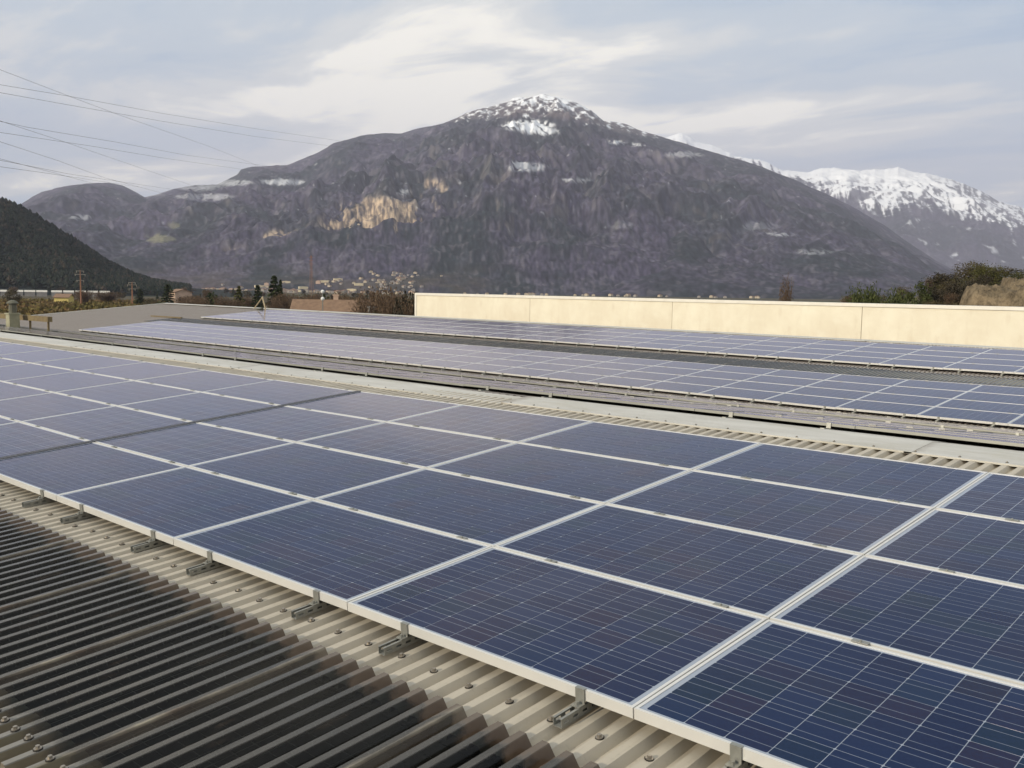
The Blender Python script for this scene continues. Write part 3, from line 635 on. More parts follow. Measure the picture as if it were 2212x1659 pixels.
for d in panels:
    if d.get('solo'): continue
    i0 = len(b.v); frame_box(b, 0.026 if d['ai'] in (1, 2) else 0.042, mat=2 if d['ai'] in (1, 2) else 0)
    for q in range(i0, len(b.v)): b.v[q] = tuple(d['M']@Vector(b.v[q]))
    lam_quad(b, mat=1, M4=d['M'])
rest = link('solar_panels', b.mesh('solar_panels', [M_ALU, M_LAM, M_ALU2], uv=True)); rest['kind'] = 'stuff'
rest['label'] = 'thin grey slivers of solar panels on the slope facing away'; rest['category'] = 'solar panel'

# added strip that paints the dark of the open joint in the near array
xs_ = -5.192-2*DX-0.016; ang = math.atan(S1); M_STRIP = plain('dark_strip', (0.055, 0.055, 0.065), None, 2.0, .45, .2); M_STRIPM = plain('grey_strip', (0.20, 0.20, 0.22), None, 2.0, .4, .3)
cs_ = thing('joint_shade_strip', 'added dark double strip shading the joint up the near array between two panel columns', 'strip', (xs_, 2.742, Z0-1.480+T(xs_)), (ang, 0, 0))
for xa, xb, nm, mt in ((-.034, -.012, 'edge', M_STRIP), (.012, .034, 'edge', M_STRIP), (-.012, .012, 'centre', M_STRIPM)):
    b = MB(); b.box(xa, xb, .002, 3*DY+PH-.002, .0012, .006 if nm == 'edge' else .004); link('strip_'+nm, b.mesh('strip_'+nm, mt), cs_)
# mounting rails: slotted channel, end clips, clamps between the rows
def channel(b, L, w=0.041, h=0.036, z0=-0.095, t_=0.0025, slots=8, mat=0):
    b.box(-w/2, w/2, 0, L, z0, z0+t_, mat)
    for s_ in (-1, 1):
        xa = s_*w/2; xb = xa-s_*t_; x0_, x1_ = min(xa, xb), max(xa, xb)
        ys = 0.0; n = slots
        b.box(x0_, x1_, 0, L, z0+t_, z0+h*0.36, mat); b.box(x0_, x1_, 0, L, z0+h*0.64, z0+h, mat)
        pit = 0.055
        for q in range(n+1):
            a = q*pit-0.012; b.box(x0_, x1_, max(0, a), a+0.026, z0+h*0.36, z0+h*0.64, mat)
        b.box(x0_, x1_, n*pit, L, z0+h*0.36, z0+h*0.64, mat)
        b.box(min(xb, xb-s_*0.008), max(xb, xb-s_*0.008), 0, L, z0+h-t_, z0+h, mat)
b = MB(); channel(b, 4.35); rail_me = b.mesh('channel', M_GALV)
b = MB()                                              # end clip: upright tab with a lip over the frame and a foot with a bolt
b.box(-.021, .021, -.0075, -.003, -.058, .0035); b.box(-.021, .021, -.0032, .010, .0008, .0035); b.box(-.021, .021, -.04, -.0075, -.058, -.0545)
b.tube([(0, -.024, -.0545), (0, -.024, -.042)], .007, 6)
clip_me = b.mesh('end_clip', M_GALV)
b = MB(); b.box(-.035, .035, -.019, .006, .0012, .0045); b.tube([(0, -.007, .0045), (0, -.007, .010)], .006, 6); clamp_me = b.mesh('mid_clamp', M_GALV)
b = MB()
b.box(-.0205, .0205, 0, 4.35, -.095, -.047); b.box(-.021, .021, .13, .141, -.055, .004); b.box(-.021, .021, .137, .152, .001, .004)
for r in range(1, 4): b.box(-.035, .035, .141+r*DY-.019, .141+r*DY+.006, .0012, .007)
b.box(-.035, .035, .141+4*DY-.018, .141+4*DY+.008, -.03, .009)
far_rail_me = b.mesh('rail_far', M_GALV)
for ai, (nm, xl, ph, xr, y0, zf, s, words) in enumerate(ARR):
    k0 = math.ceil((xl-ph)/DX); k1 = math.floor((xr-ph)/DX); n = 0
    for k in reversed(range(k0, k1)):
        for off in (1.405, 0.41):
            x = ph+k*DX+off
            if ai in (1, 2) and k % 2: continue
            ca = math.cos(math.atan(s)); sa = math.sin(math.atan(s))
            n += 1
            near = ai == 0 and x > -12
            vis = project((x, y0, zf)); inframe = vis and -20 < vis[0] < 2232 and vis[1] < 1690
            o = thing('mounting_rail', f"galvanised mounting rail under {words}, {ordinal(n)} from the right end", 'rail', (x, y0-.141*ca, zf-.141*sa+T(x)), (math.atan(s), tilt(x), 0), 'rails under '+words, me=None if near else far_rail_me)
            if near:
                link('channel', rail_me, o); link('end_clip', clip_me, o, (0, .141, 0))
                for r in range(1, 4): link('mid_clamp', clamp_me, o, (random.uniform(-.01, .01), .141+r*DY, 0))
                link('end_clip', clip_me, o, (0, .141+3*DY+PH, 0), (0, 0, math.pi))

# ================================================================ CREAM HALL BEHIND THE FAR ARRAY
hall = thing('concrete_hall', 'hall with pale cream precast concrete wall standing behind the far array', 'building')
KW = 44.0/30.3; YW = 44.0; HX0, HX1 = -33.97*KW, 9.5*KW; HD = 8.5
def wtop(x): return Z0-0.275*KW-0.0036*(x+8*KW)
seams = [q*KW for q in (-33.97, -26.77, -19.73, -12.57, -5.45, 1.7, 8.85)]
for a, c in zip(seams[:-1], seams[1:]):
    b = MB(); g2 = 0.012
    L = c-a; za, zc = wtop(a)-.045, wtop(c)-.045
    P = [(g2, 0, 0), (L-g2, 0, 0), (L-g2, 0, zc), (g2, 0, za)]
    b.poly(P); Q = [(x, .2, z) for x, y, z in P]; b.poly(Q[::-1])
    for i in range(4): b.poly([P[i], Q[i], Q[(i+1) % 4], P[(i+1) % 4]])
    link('wall_panel', b.mesh('wall_panel', M_CREAM), hall, (a, YW+random.uniform(-.004, .004), 0))
b = MB()
for a, c in zip(seams[:-1], seams[1:]):
    zc, za = wtop(c), wtop(a)
    for (ya, yb, da, db) in ((YW-.05, YW-.05, -.15, 0.0),):
        b.quad((a, ya, za+da), (c, ya, zc+da), (c, yb, zc+db), (a, yb, za+db))
    b.quad((a, YW-.05, za), (c, YW-.05, zc), (c, YW+.25, zc+.01), (a, YW+.25, za+.01)); b.quad((a, YW+.25, za+.01), (c, YW+.25, zc+.01), (c, YW+.25, zc-.1), (a, YW+.25, za-.1))
    b.quad((a, YW-.05, za-.15), (c, YW-.05, zc-.15), (c, YW-.003, zc-.15), (a, YW-.003, za-.15))
link('coping', b.mesh('coping', M_COPE), hall)
b = MB(); b.box(HX0-.02, HX0+.16, YW-.03, YW-.008, 0, wtop(HX0)-.116); link('corner_trim', b.mesh('corner_trim', M_COPE), hall)
b = MB(); b.box(HX0+.01, HX0+.2, YW+.21, YW+HD, 0, wtop(HX0)-.06); b.box(seams[-1], seams[-1]+.2, YW+.0, YW+HD, 0, wtop(9)-.06); b.box(HX0+.2, seams[-1], YW+HD-.2, YW+HD, 0, wtop(0)-.3)
link('side_wall', b.mesh('side_wall', M_CREAM), hall)
b = MB(); b.quad((HX0+.2, YW+.2, Z0-1.2), (seams[-1], YW+.2, Z0-1.2), (seams[-1], YW+HD-.2, Z0-1.2), (HX0+.2, YW+HD-.2, Z0-1.2)); link('roof', b.mesh('roof', M_WALL), hall)

# ================================================================ THINGS ON THE ROOF
q = at_y(26, 700, 13.0); zr = z2(13.0)+T(q[0])
ch = thing('chimney', 'square rendered chimney with capped round flue behind the ridge at left', 'chimney', (q[0], 13.0, zr))
ht = at_y(26, 679, 13.0)[2]-zr; tp = at_y(26, 648, 13.0)[2]-zr
b = MB(); b.box(-.17, .17, -.14, .20, -.1, ht); b.box(-.20, .20, -.17, .23, ht, ht+.05); link('stack', b.mesh('stack', M_STACK), ch)
b = MB(); b.tube([(0, .04, ht+.05), (0, .04, tp-.13)], .13, 12); link('flue', b.mesh('flue', M_FLUE), ch)
b = MB(); b.tube([(0, .04, tp-.13), (0, .04, tp-.10), (0, .04, tp-.03), (0, .04, tp)], [.20, .20, .12, .03], 12)
for a in range(4): b.tube([(.1*math.cos(a*1.57), .04+.1*math.sin(a*1.57), tp-.2), (.1*math.cos(a*1.57), .04+.1*math.sin(a*1.57), tp-.12)], .012, 4)
link('flue_cap', b.mesh('flue_cap', M_FLUE), ch)
a0 = at_y(-60, 667, 13.5); a1 = at_y(108, 690, 13.5)
tr_o = thing('timber_trestle', 'brown timber beam on thin legs beside the chimney at the left edge', 'trestle', (a1[0], 13.5, z2(13.5)+T(a1[0])))
def rel(p): return (p[0]-a1[0], p[1]-13.5, p[2]-(z2(13.5)+T(a1[0])))
b = MB(); d0, d1 = rel(a0), rel(a1); zb = d1[2]
b.box(d0[0], 0, -.08, .08, zb-.09, zb+.09); link('beam', b.mesh('beam', M_TIMBER), tr_o)
for fx_ in (-.15, -1.7, d0[0]+.2):
    b = MB(); b.box(fx_-.025, fx_+.025, -.03, .03, -.05+S2*0, zb-.09); link('leg', b.mesh('leg', M_TIMBER), tr_o)
# A-frame of timber poles on the far ridge
base = at_y(578, 668, 29.6)
af = thing('pole_tripod', 'small tripod of pale timber poles standing at the far roof edge', 'tripod', (base[0], 29.6, z3(29.6)+T(base[0])))
apex = at_y(567, 642, 29.6)-np.array(af.location)
for nm, (x, y) in (('pole', (536, 669)), ('pole', (557, 671)), ('pole', (586, 674))):
    f = at_y(x, y, 29.6)-np.array(af.location); f[2] = 0.02; f[1] = {536: 0.35, 557: 0.5, 586: -0.35}[x]
    b = MB(); b.tube([tuple(f), tuple(apex+(apex-f)*0.03)], .035, 6); link(nm, b.mesh('pole', M_TIMBERL), af)
b = MB(); b.tube([(-.4, -.3, .06), (.25, -.45, .14), (.2, -.8, .05)], .03, 5); b.box(-.2, .15, -.6, -.35, .02, .12); link('winch', b.mesh('winch', M_FLUE), af)

# ================================================================ POWER CABLES
WIRES = [  # pixel paths as seen; d0 metres at the left end, d1 at the far end
 ([(0,150.5),(150,208),(251,246),(351,281),(451,316),(552,356),(640,392)], 'steep cable from the top left corner crossing the two below it'),
 ([(0,183),(150,208),(351,245),(552,278),(732,304),(840,318)], 'upper of the two long shallow power cables over the hills'),
 ([(0,200),(150,227),(351,262),(552,295),(712,315),(820,328)], 'lower of the two long shallow power cables over the hills'),
 ([(0,261),(150,310),(251,345),(401,396),(480,424)], 'steep power cable falling from mid left sky to the saddle'),
 ([(0,262),(60,275),(251,307),(401,335),(557,356),(640,367)], 'upper shallow cable of the middle pair above the wooded ridge'),
 ([(0,286),(200,316),(351,341),(532,367),(620,379)], 'lower shallow cable of the middle pair above the wooded ridge'),
 ([(0,306),(125,347),(226,384),(346,416),(430,440)], 'steep power cable falling towards the rounded far left hill'),
 ([(0,343),(100,369),(200,396),(280,418)], 'short low cable just above the rounded far left hill'),
 ([(0,346),(150,376),(351,406),(450,420)], 'lowest shallow cable passing the rounded far left hill'),
 ([(0,360),(100,374),(200,389),(300,404)], 'faint lowest cable near the left edge above the dark hill')]
for pts, lab in WIRES:
    p0 = at_d(*pts[0], 150.0); p1 = at_d(*pts[-1], 520.0); ax, ay = p0[:2]; bx_, by_ = p1[:2]; P = []
    for x, y in pts:
        d = ray(x, y); dx_, dy_ = d[0], d[1]       # where this sight line meets the cable's vertical plane
        det = dx_*(by_-ay)-dy_*(bx_-ax); k = (ax*(by_-ay)-ay*(bx_-ax))/det; P.append((d[0]*k, d[1]*k, d[2]*k+CAM_H))
    e = Vector(P[0])-(Vector(P[1])-Vector(P[0]))*0.8; e.z += 2.5; P = [tuple(e)]+P
    b = MB(); b.tube(P, 0.024, 5); thing('power_cable', lab, 'power cable', group='power cables over the valley', me=b.mesh('power_cable', M_WIRE))

# ================================================================ VEGETATION
def leaf_mat(name, c1, c2):
    t = NT(name); g_ = t.n('ShaderNodeNewGeometry'); f = g_.outputs['Random Per Island']
    return t.finish(t.bsdf(t.mix(f, c1, c2), 0.85, spec=0.15))
L_CON = leaf_mat('conifer_needles', (0.018, 0.028, 0.012), (0.045, 0.055, 0.020)); L_OLIVE = leaf_mat('olive_leaves', (0.050, 0.052, 0.015), (0.095, 0.090, 0.030))
L_BARE = leaf_mat('bare_twigs', (0.080, 0.052, 0.034), (0.150, 0.102, 0.066)); L_SHRUB = leaf_mat('winter_shrub', (0.052, 0.044, 0.023), (0.110, 0.090, 0.048)); L_PINE = leaf_mat('pine_green', (0.034, 0.045, 0.014), (0.085, 0.095, 0.034)); L_DARK = leaf_mat('dark_thicket', (0.030, 0.025, 0.017), (0.070, 0.058, 0.040))
M_BARK = plain('bark', (0.07, 0.055, 0.04), (0.04, 0.03, 0.022), 6.0, 0.9)
def rand_quad(b, c, s):
    n = Vector((random.gauss(0, 1), random.gauss(0, 1), random.gauss(0, 1))).normalized(); a = n.orthogonal().normalized(); a.rotate(Matrix.Rotation(random.random()*6.3, 3, n)); d = n.cross(a)
    a *= s*random.uniform(.6, 1.3); d *= s*random.uniform(.4, 1.0); c = Vector(c)
    b.quad(tuple(c-a-d*.4), tuple(c+a*.2-d), tuple(c+a+d*.3), tuple(c-a*.2+d))
def trunk_mesh(h, r, crown_r, z_branch, seed, limbs=7):
    random.seed(seed); b = MB(); b.tube([(0, 0, -.3), (random.uniform(-.1, .1), 0, h*.35), (random.uniform(-.2, .2), random.uniform(-.2, .2), h*.8)], [r, r*.75, r*.25], 7)
    for k in range(limbs):
        a = k*2.4+random.random(); z = h*random.uniform(z_branch, .75); l = crown_r*random.uniform(.5, .85)
        b.tube([(0, 0, z), (math.cos(a)*l*.5, math.sin(a)*l*.5, z+l*.3), (math.cos(a)*l, math.sin(a)*l, z+l*.65)], [r*.4, r*.25, r*.08], 5)
    return b.mesh('trunk', M_BARK)
def conifer_crown(h, w, seed, mat, n=1500, leaf=.30):
    random.seed(seed); b = MB(); lay_ = 13
    for k in range(n):
        q = random.random()**1.35; lv = (math.floor(q*lay_)+random.random()*.45)/lay_; rr = w*.5*(1-lv)**.85*random.uniform(.25, 1.08)*(1+.18*math.sin(7*lv+seed)); a = random.random()*6.283
        rr *= 0.8+0.28*math.sin(a*3+seed+lv*9)
        rand_quad(b, (math.cos(a)*rr, math.sin(a)*rr, h*(.10+.88*lv)-rr*.28), leaf)
    return b.mesh('crown', mat)
def round_crown(h, w, seed, mat, n=1600, leaf=.28, clumps=16, zlow=.25, fill=1.0):
    random.seed(seed); b = MB(); C = []
    for k in range(clumps):
        a = random.random()*6.283; z = random.uniform(zlow, .86); rm = w*.5*math.sqrt(max(.05, 1-((z-.52)/.5)**2)); r = rm*math.sqrt(random.random())*.75
        C.append((math.cos(a)*r, math.sin(a)*r, z*h, w*random.uniform(.13, .24)))
    for k in range(n):
        x, y, z, r = random.choice(C); v = Vector((random.gauss(0, 1), random.gauss(0, 1), random.gauss(0, .8))).normalized()*r*random.random()**.4
        rand_quad(b, (x+v.x, y+v.y, z+v.z), leaf*random.uniform(.6, 1.2))
    return b.mesh('crown', mat)
def bare_crown(h, w, seed, mat, n=260):
    random.seed(seed); b = MB()
    for k in range(n):
        a = random.random()*6.283; z0 = h*random.uniform(.25, .6); r = w*.5*random.random()**.6; z1_ = min(h, z0+h*random.uniform(.2, .5)*(1-.3*r/w))
        p = Vector((math.cos(a)*r*.35, math.sin(a)*r*.35, z0)); e = Vector((math.cos(a)*r, math.sin(a)*r, z1_))
        b.tube([p, (p+e)/2+Vector((random.gauss(0, .1), random.gauss(0, .1), .1)), e], [.035, .025, .012], 3, cap=False)
        for q in range(5): rand_quad(b, e+Vector((random.gauss(0, .3), random.gauss(0, .3), random.gauss(-.2, .4))), .16)
    return b.mesh('crown', mat)
KIND = {}
def tree_kind(key, crown, trunk): KIND[key] = (crown, trunk)
tree_kind('conifer', conifer_crown(10, 5.0, 1, L_CON), trunk_mesh(10, .2, 1.0, .3, 1)); tree_kind('conifer_slim', conifer_crown(10, 3.4, 5, L_CON), trunk_mesh(10, .18, .8, .3, 5))
tree_kind('olive', conifer_crown(10, 4.6, 3, L_OLIVE), trunk_mesh(10, .2, 1.0, .3, 3)); tree_kind('round', round_crown(10, 7, 4, L_SHRUB), trunk_mesh(10, .2, 3, .3, 4))
tree_kind('bare', bare_crown(10, 7, 6, L_BARE, 420), trunk_mesh(10, .2, 3, .3, 6)); tree_kind('dark', round_crown(10, 7.5, 8, L_DARK, 2400), trunk_mesh(10, .2, 3, .3, 8)); tree_kind('pine', round_crown(10, 8, 9, L_PINE, 2400, .24, 18, .35), trunk_mesh(10, .22, 3, .35, 9)); tree_kind('darkbush', round_crown(10, 10, 12, L_CON, 2000, .35, 18, .12), trunk_mesh(10, .2, 3, .2, 12))
tree_kind('shrub_a', round_crown(10, 12, 21, L_SHRUB, 3200, .26, 26, .08), trunk_mesh(6, .25, 4, .1, 21)); tree_kind('shrub_b', round_crown(10, 13, 22, L_OLIVE, 2800, .26, 26, .08), trunk_mesh(6, .25, 4, .1, 22)); tree_kind('shrub_c', round_crown(10, 11, 23, L_DARK, 3200, .26, 26, .08), trunk_mesh(6, .25, 4, .1, 23)); tree_kind('shrub_g', round_crown(10, 12, 24, L_PINE, 3400, .26, 26, .08), trunk_mesh(6, .25, 4, .1, 24))
random.seed(11)
def plant(kind, loc, h, wscale, label, cat='tree', group=None, name='tree'):
    o = thing(name, label, cat, tuple(loc), (0, 0, random.random()*6.28), group); k = h/10.0; o.scale = (k*wscale, k*wscale, k)
    c, t_ = KIND[kind]; link('trunk', t_, o); link('crown', c, o); return o
def stand(x, ytop, D, kind, wpx, label, group=None, name='tree', cat='tree', native=None, zg=0.0):
    top = at_d(x, ytop, D); h = top[2]-zg; w = wpx/FOC*D; nat = {'conifer': 5.0, 'conifer_slim': 3.4, 'olive': 4.6, 'round': 7, 'bare': 7, 'dark': 7.5, 'pine': 8, 'darkbush': 10, 'shrub_a': 12, 'shrub_b': 13, 'shrub_c': 11, 'shrub_g': 12}[kind]
    return plant(kind, (top[0], top[1], zg), h, 1.25*w/(nat*h/10.0), label, cat, group, name)
stand(362, 611, 330, 'conifer', 46, 'broad dark conifer left of the small pink house, over the roof corner', name='conifer_tree')
stand(302, 622, 420, 'conifer', 30, 'small conifer right of the second orange pole', name='conifer_tree')
stand(457, 629, 230, 'darkbush', 50, 'rounded dark evergreen rising straight from the roof ridge', name='evergreen_tree')
stand(516, 614, 240, 'olive', 34, 'sunlit olive-green pointed tree between the round evergreen and the tripod', name='conifer_tree')
stand(556, 612, 250, 'conifer', 40, 'dark conifer directly behind the timber tripod', name='conifer_tree')
stand(592, 590, 200, 'conifer', 52, 'tallest dark conifer, beside the timber tripod', name='conifer_tree')
stand(606, 600, 205, 'conifer_slim', 26, 'slim conifer touching the tallest conifer on its right', name='conifer_tree')
stand(478, 640, 215, 'bare', 30, 'small leafless tree right of the rounded evergreen', name='bare_tree')
stand(430, 638, 300, 'bare', 34, 'small leafless tree left of the rounded evergreen', name='bare_tree')
stand(640, 640, 210, 'bare', 44, 'leafless tree left of the brown-roofed house', name='bare_tree')
stand(700, 630, 170, 'conifer', 26, 'short conifer behind the twin white lamp globes', name='conifer_tree')
stand(735, 632, 190, 'bare', 40, 'leafless brown tree above the brown tiled roof', name='bare_tree')
stand(800, 628, 110, 'bare', 46, 'reddish leafless tree right of the dark gable', name='bare_tree')
stand(830, 622, 100, 'bare', 50, 'taller reddish leafless tree between the gable and the thicket', name='bare_tree')
stand(868, 622, 85, 'dark', 52, 'dark thicket tree beside the left end of the cream wall', name='thicket_tree')
stand(888, 628, 80, 'dark', 40, 'low dark thicket tree tucked against the cream wall corner', name='thicket_tree')
stand(855, 640, 70, 'dark', 56, 'dark brown bush in front of the thicket by the wall corner', name='thicket_tree')
stand(1700, 604, 95, 'bare', 22, 'leafless tree poking above the middle of the cream wall', name='bare_tree')
stand(27, 618, 420, 'round', 26, 'small brownish tree by the left edge beyond the vineyard', name='round_tree')
stand(180, 628, 430, 'bare', 30, 'pale leafless tree at the foot of the taller orange pole', name='bare_tree')
stand(232, 630, 470, 'bare', 44, 'leafless tree midway between the two orange poles', name='bare_tree')
for k, (x, y, D, kd, w) in enumerate([(610, 640, 260, 'bare', 40), (660, 634, 300, 'round', 40), (685, 640, 230, 'bare', 36), (755, 640, 150, 'bare', 40), (783, 646, 95, 'bare', 44), (815, 640, 90, 'round', 50), (840, 648, 84, 'bare', 44), (875, 650, 72, 'bare', 44), (535, 640, 260, 'bare', 40), (405, 640, 340, 'bare', 30), (330, 640, 380, 'round', 30)]):
    stand(x, y, D, kd, w, f'low brown bushy tree close behind the roof edge near {["the grey-blue house", "the lattice mast", "the twin lamp globes", "the dark gable", "the dark gable, on its right", "the reddish trees", "the thicket", "the cream wall corner", "the timber tripod", "the pink house", "the shorter orange pole"][k]}', 'tree belt behind the roof', 'bushy_tree')
for k in range(30):
    x = random.uniform(395, 895); D = random.uniform(170, 420); stand(x, random.uniform(634, 650), D, random.choice(['bare', 'bare', 'bare', 'round', 'olive']), random.uniform(24, 44), 'small rust-brown winter tree among the houses behind the roof', 'rust-brown trees behind the roof', 'winter_tree')
for k in range(64):
    x = random.uniform(20, 900); D = random.uniform(520, 1250); g0 = at_d(x, 640, D)
    h = random.uniform(4, 8); plant(random.choice(['bare', 'bare', 'round', 'dark', 'conifer']), (g0[0], g0[1], 0), h, random.uniform(.9, 1.4), 'tiny dark tree scattered on the distant valley floor', group='scattered valley trees')

# vineyard: rows of vines, far too many to count
t = NT('vine_leaves'); gi = t.n('ShaderNodeNewGeometry'); f = gi.outputs['Random Per Island']; nn = t.noise(0.03, 3, t.coord('Object'))
M_VINE = t.finish(t.bsdf(t.mix(t.ramp(nn, .4, .6), t.mix(f, (0.085, 0.075, 0.020), (0.16, 0.13, 0.045)), t.mix(f, (0.13, 0.075, 0.030), (0.17, 0.115, 0.06))), 0.9, spec=.1))
random.seed(5); b = MB(); ctr_az = azel(190, 660)[0]
for i in range(70):
    for j in range(120):
        D = 235+i*4.4; a = R_(-74)+j*(R_(12.5)/120)+random.gauss(0, .0004)
        px = project((math.sin(a)*D, math.cos(a)*D, 1))
        if px is None or px[0] > 430: continue
        hh = random.uniform(1.2, 2.0)
        for q in range(2): rand_quad(b, (math.sin(a)*D+random.gauss(0, .2), math.cos(a)*D+random.gauss(0, .2), hh*random.uniform(.4, 1)), .62)
vy = link('vineyard', b.mesh('vineyard', M_VINE)); vy['kind'] = 'stuff'; vy['label'] = 'olive and rust coloured vineyard rows beyond the left roof edge'; vy['category'] = 'vineyard'

# ================================================================ RIGHT HILLSIDE
HPX = [(1500, 690), (1700, 680), (1790, 668), (1825, 656), (1900, 650), (1960, 642), (2000, 628), (2040, 614), (2090, 603), (2140, 597), (2230, 604), (2500, 590), (3200, 600)]
HAZ = [azel(x, y)[0] for x, y in HPX]; HEL = [azel(x, y)[1] for x, y in HPX]
def hill_z(X, Y):
    a = np.arctan2(X, Y); d = np.hypot(X, Y); top = CAM_H+112*np.tan(np.interp(a, HAZ, HEL)); f = np.clip((d-60)/(112-60), 0, 1)**0.7
    return (2.0+(top-2.0)*f)*(1-sstep(d, 135, 240))
A_, D_ = np.meshgrid(np.linspace(azel(1600, 650)[0], R_(10), 150), np.linspace(60, 260, 130), indexing='ij')
X = np.sin(A_)*D_; Y = np.cos(A_)*D_; Z = hill_z(X, Y)+.35*fbm(X/9, Y/9, 91, 4)
M_EARTH = plain('brown_scrub_soil', (0.13, 0.10, 0.065), (0.07, 0.06, 0.035), 0.4, 0.95)
struct(link('hillside', grid_mesh('hillside', X, Y, Z-.4, None, M_EARTH, True)))
def mound(name, cx, cy_top, D, wpx, seed, label):
    c = at_d(cx, cy_top, D); base = 4.0; H = c[2]-base; W = wpx/FOC*D
    U, V = np.meshgrid(np.linspace(-1.4, 1.4, 200), np.linspace(-1.3, 1.3, 110), indexing='ij')
    r = np.sqrt((np.abs(U)/1.2)**3+(np.abs(V)/1.1)**3); s = 1-sstep(r, .55, 1.02)
    az = math.atan2(c[0], c[1]); ux, uy = math.cos(az), -math.sin(az); vx, vy_ = math.sin(az), math.cos(az)
    X = c[0]+U*W/2*ux+V*6*vx; Y = c[1]+U*W/2*uy+V*6*vy_
    n = ridged(X/2.2, Y/2.2, seed, 5, .55); Z = base+s*H*(1+.10*fbm(X/3, Y/3, seed, 3))+.22*n*s+.55*(ridged(X/1.3, Y/1.3, seed+4, 5, .6)-.3)*s
    t = NT('sandy_earth_'+str(seed)); ob = t.coord('Object'); c1 = t.mix(t.ramp(t.noise(.5, 6, ob), .35, .65), (0.24, 0.185, 0.12), (0.15, 0.12, 0.08)); c1 = t.mix(t.math('MULTIPLY', t.ramp(t.noise(1.8, 7, ob, .7), .46, .6), .8), c1, (0.085, 0.066, 0.045))
    mt = t.finish(t.bsdf(c1, .95, spec=.1, bump=t.noise(3.0, 6, ob), bump_d=.25)); thing(name, label, 'mound', me=grid_mesh(name, X, Y, Z, None, mt, True))
mound('earth_mound', 2185, 634, 66, 190, 81, 'lower sandy earth bank at the right edge above the cream wall')
mound('earth_mound', 2235, 614, 80, 130, 83, 'upper ochre earth bank at the right edge behind the lower one')
random.seed(19)
SPECIAL = [(1845, 622, 74, 'shrub_g', 46, 'leftmost green bush showing above the cream wall'), (1880, 618, 78, 'shrub_g', 52, 'bright green bush second from the left on the right hillside'), (1925, 624, 76, 'shrub_g', 46, 'low dark green bush third from the left on the hillside'), (1990, 604, 92, 'pine', 38, 'small dark pine where the hillside scrub starts to climb'), (2035, 590, 100, 'shrub_c', 60, 'dark brown bush midway up the hillside scrub'), (2140, 575, 112, 'shrub_a', 90, 'big brown bush on top of the hillside'), (2195, 584, 110, 'shrub_b', 50, 'olive bush on the hilltop at the right edge')]
for x, y, D, kd, w, lab in SPECIAL:
    g0 = at_d(x, y, D); stand(x, y, D, kd, w*1.25, lab, name='bush', cat='bush', zg=min(float(hill_z(np.array(g0[0]), np.array(g0[1])))-.5, g0[2]-1.2))
for k in range(60):
    x = random.uniform(1822, 2235); D = random.uniform(72, 112)
    if x > 2085 and D < 88: continue
    g0 = at_d(x, 640, D); zg = float(hill_z(np.array(g0[0]), np.array(g0[1])))-.4; h = random.uniform(1.5, 2.6)
    plant(random.choice(['shrub_a', 'shrub_a', 'shrub_b', 'shrub_c', 'shrub_c', 'bare']), (g0[0], g0[1], zg), h, random.uniform(.9, 1.25), 'brown winter shrub in the scrub covering the right hillside', 'bush', 'hillside scrub', 'shrub')

# ================================================================ HOUSES, POLES, TOWN
M_RED = plain('terracotta_roof', (0.23, 0.125, 0.075), (0.16, 0.085, 0.055), 1.5, .9); M_BROWNR = plain('brown_tile_roof', (0.25, 0.16, 0.10), (0.17, 0.105, 0.07), 2.0, .9); M_DARKR = plain('dark_roof', (0.05, 0.042, 0.036), None, 2.0, .9)
M_PALE = plain('pale_render', (0.50, 0.43, 0.32), (0.40, 0.33, 0.24), .5, .9); M_PINK = plain('pink_render', (0.56, 0.40, 0.30), None, .5, .9); M_WHITE = plain('white_render', (0.60, 0.57, 0.51), None, .5, .9); M_GREYT = plain('town_grey', (0.34, 0.31, 0.28), None, .5, .9); M_GREYH = plain('grey_render', (0.30, 0.28, 0.26), None, .5, .9); M_SUNLIT = plain('sunlit_render', (0.74, 0.63, 0.42), None, .5, .9); M_YEL = plain('yellow_cladding', (0.70, 0.56, 0.18), None, .5, .7); M_GLASS = plain('dark_pane', (0.03, 0.035, 0.04), None, 1, .15); M_ORANGE = plain('orange_paint_and_light', (0.30, 0.14, 0.075), (0.24, 0.11, 0.06), 2, .7); M_CONC = plain('pole_concrete', (0.40, 0.36, 0.30), None, 2, .8)
def gable_house(b, w, d, h, rh): b.box(-w/2, w/2, -d/2, d/2, 0, h); b.poly([(-w/2, -d/2, h), (w/2, -d/2, h), (0, -d/2, h+rh)]); b.poly([(w/2, d/2, h), (-w/2, d/2, h), (0, d/2, h+rh)])
def gable_roof(b, w, d, h, rh, o=.5):
    k = rh/(w/2); t_ = .18
    for s_ in (-1, 1):
        P = [(0, -d/2-o, h+rh+.03), (0, d/2+o, h+rh+.03), (s_*(w/2+o), d/2+o, h-k*o+.03), (s_*(w/2+o), -d/2-o, h-k*o+.03)]
        if s_ > 0: P = P[::-1]
        b.poly(P); Q = [(x, y, z+t_) for x, y, z in P]; b.poly(Q[::-1])
        for i in range(4): b.poly([P[i], Q[i], Q[(i+1) % 4], P[(i+1) % 4]])
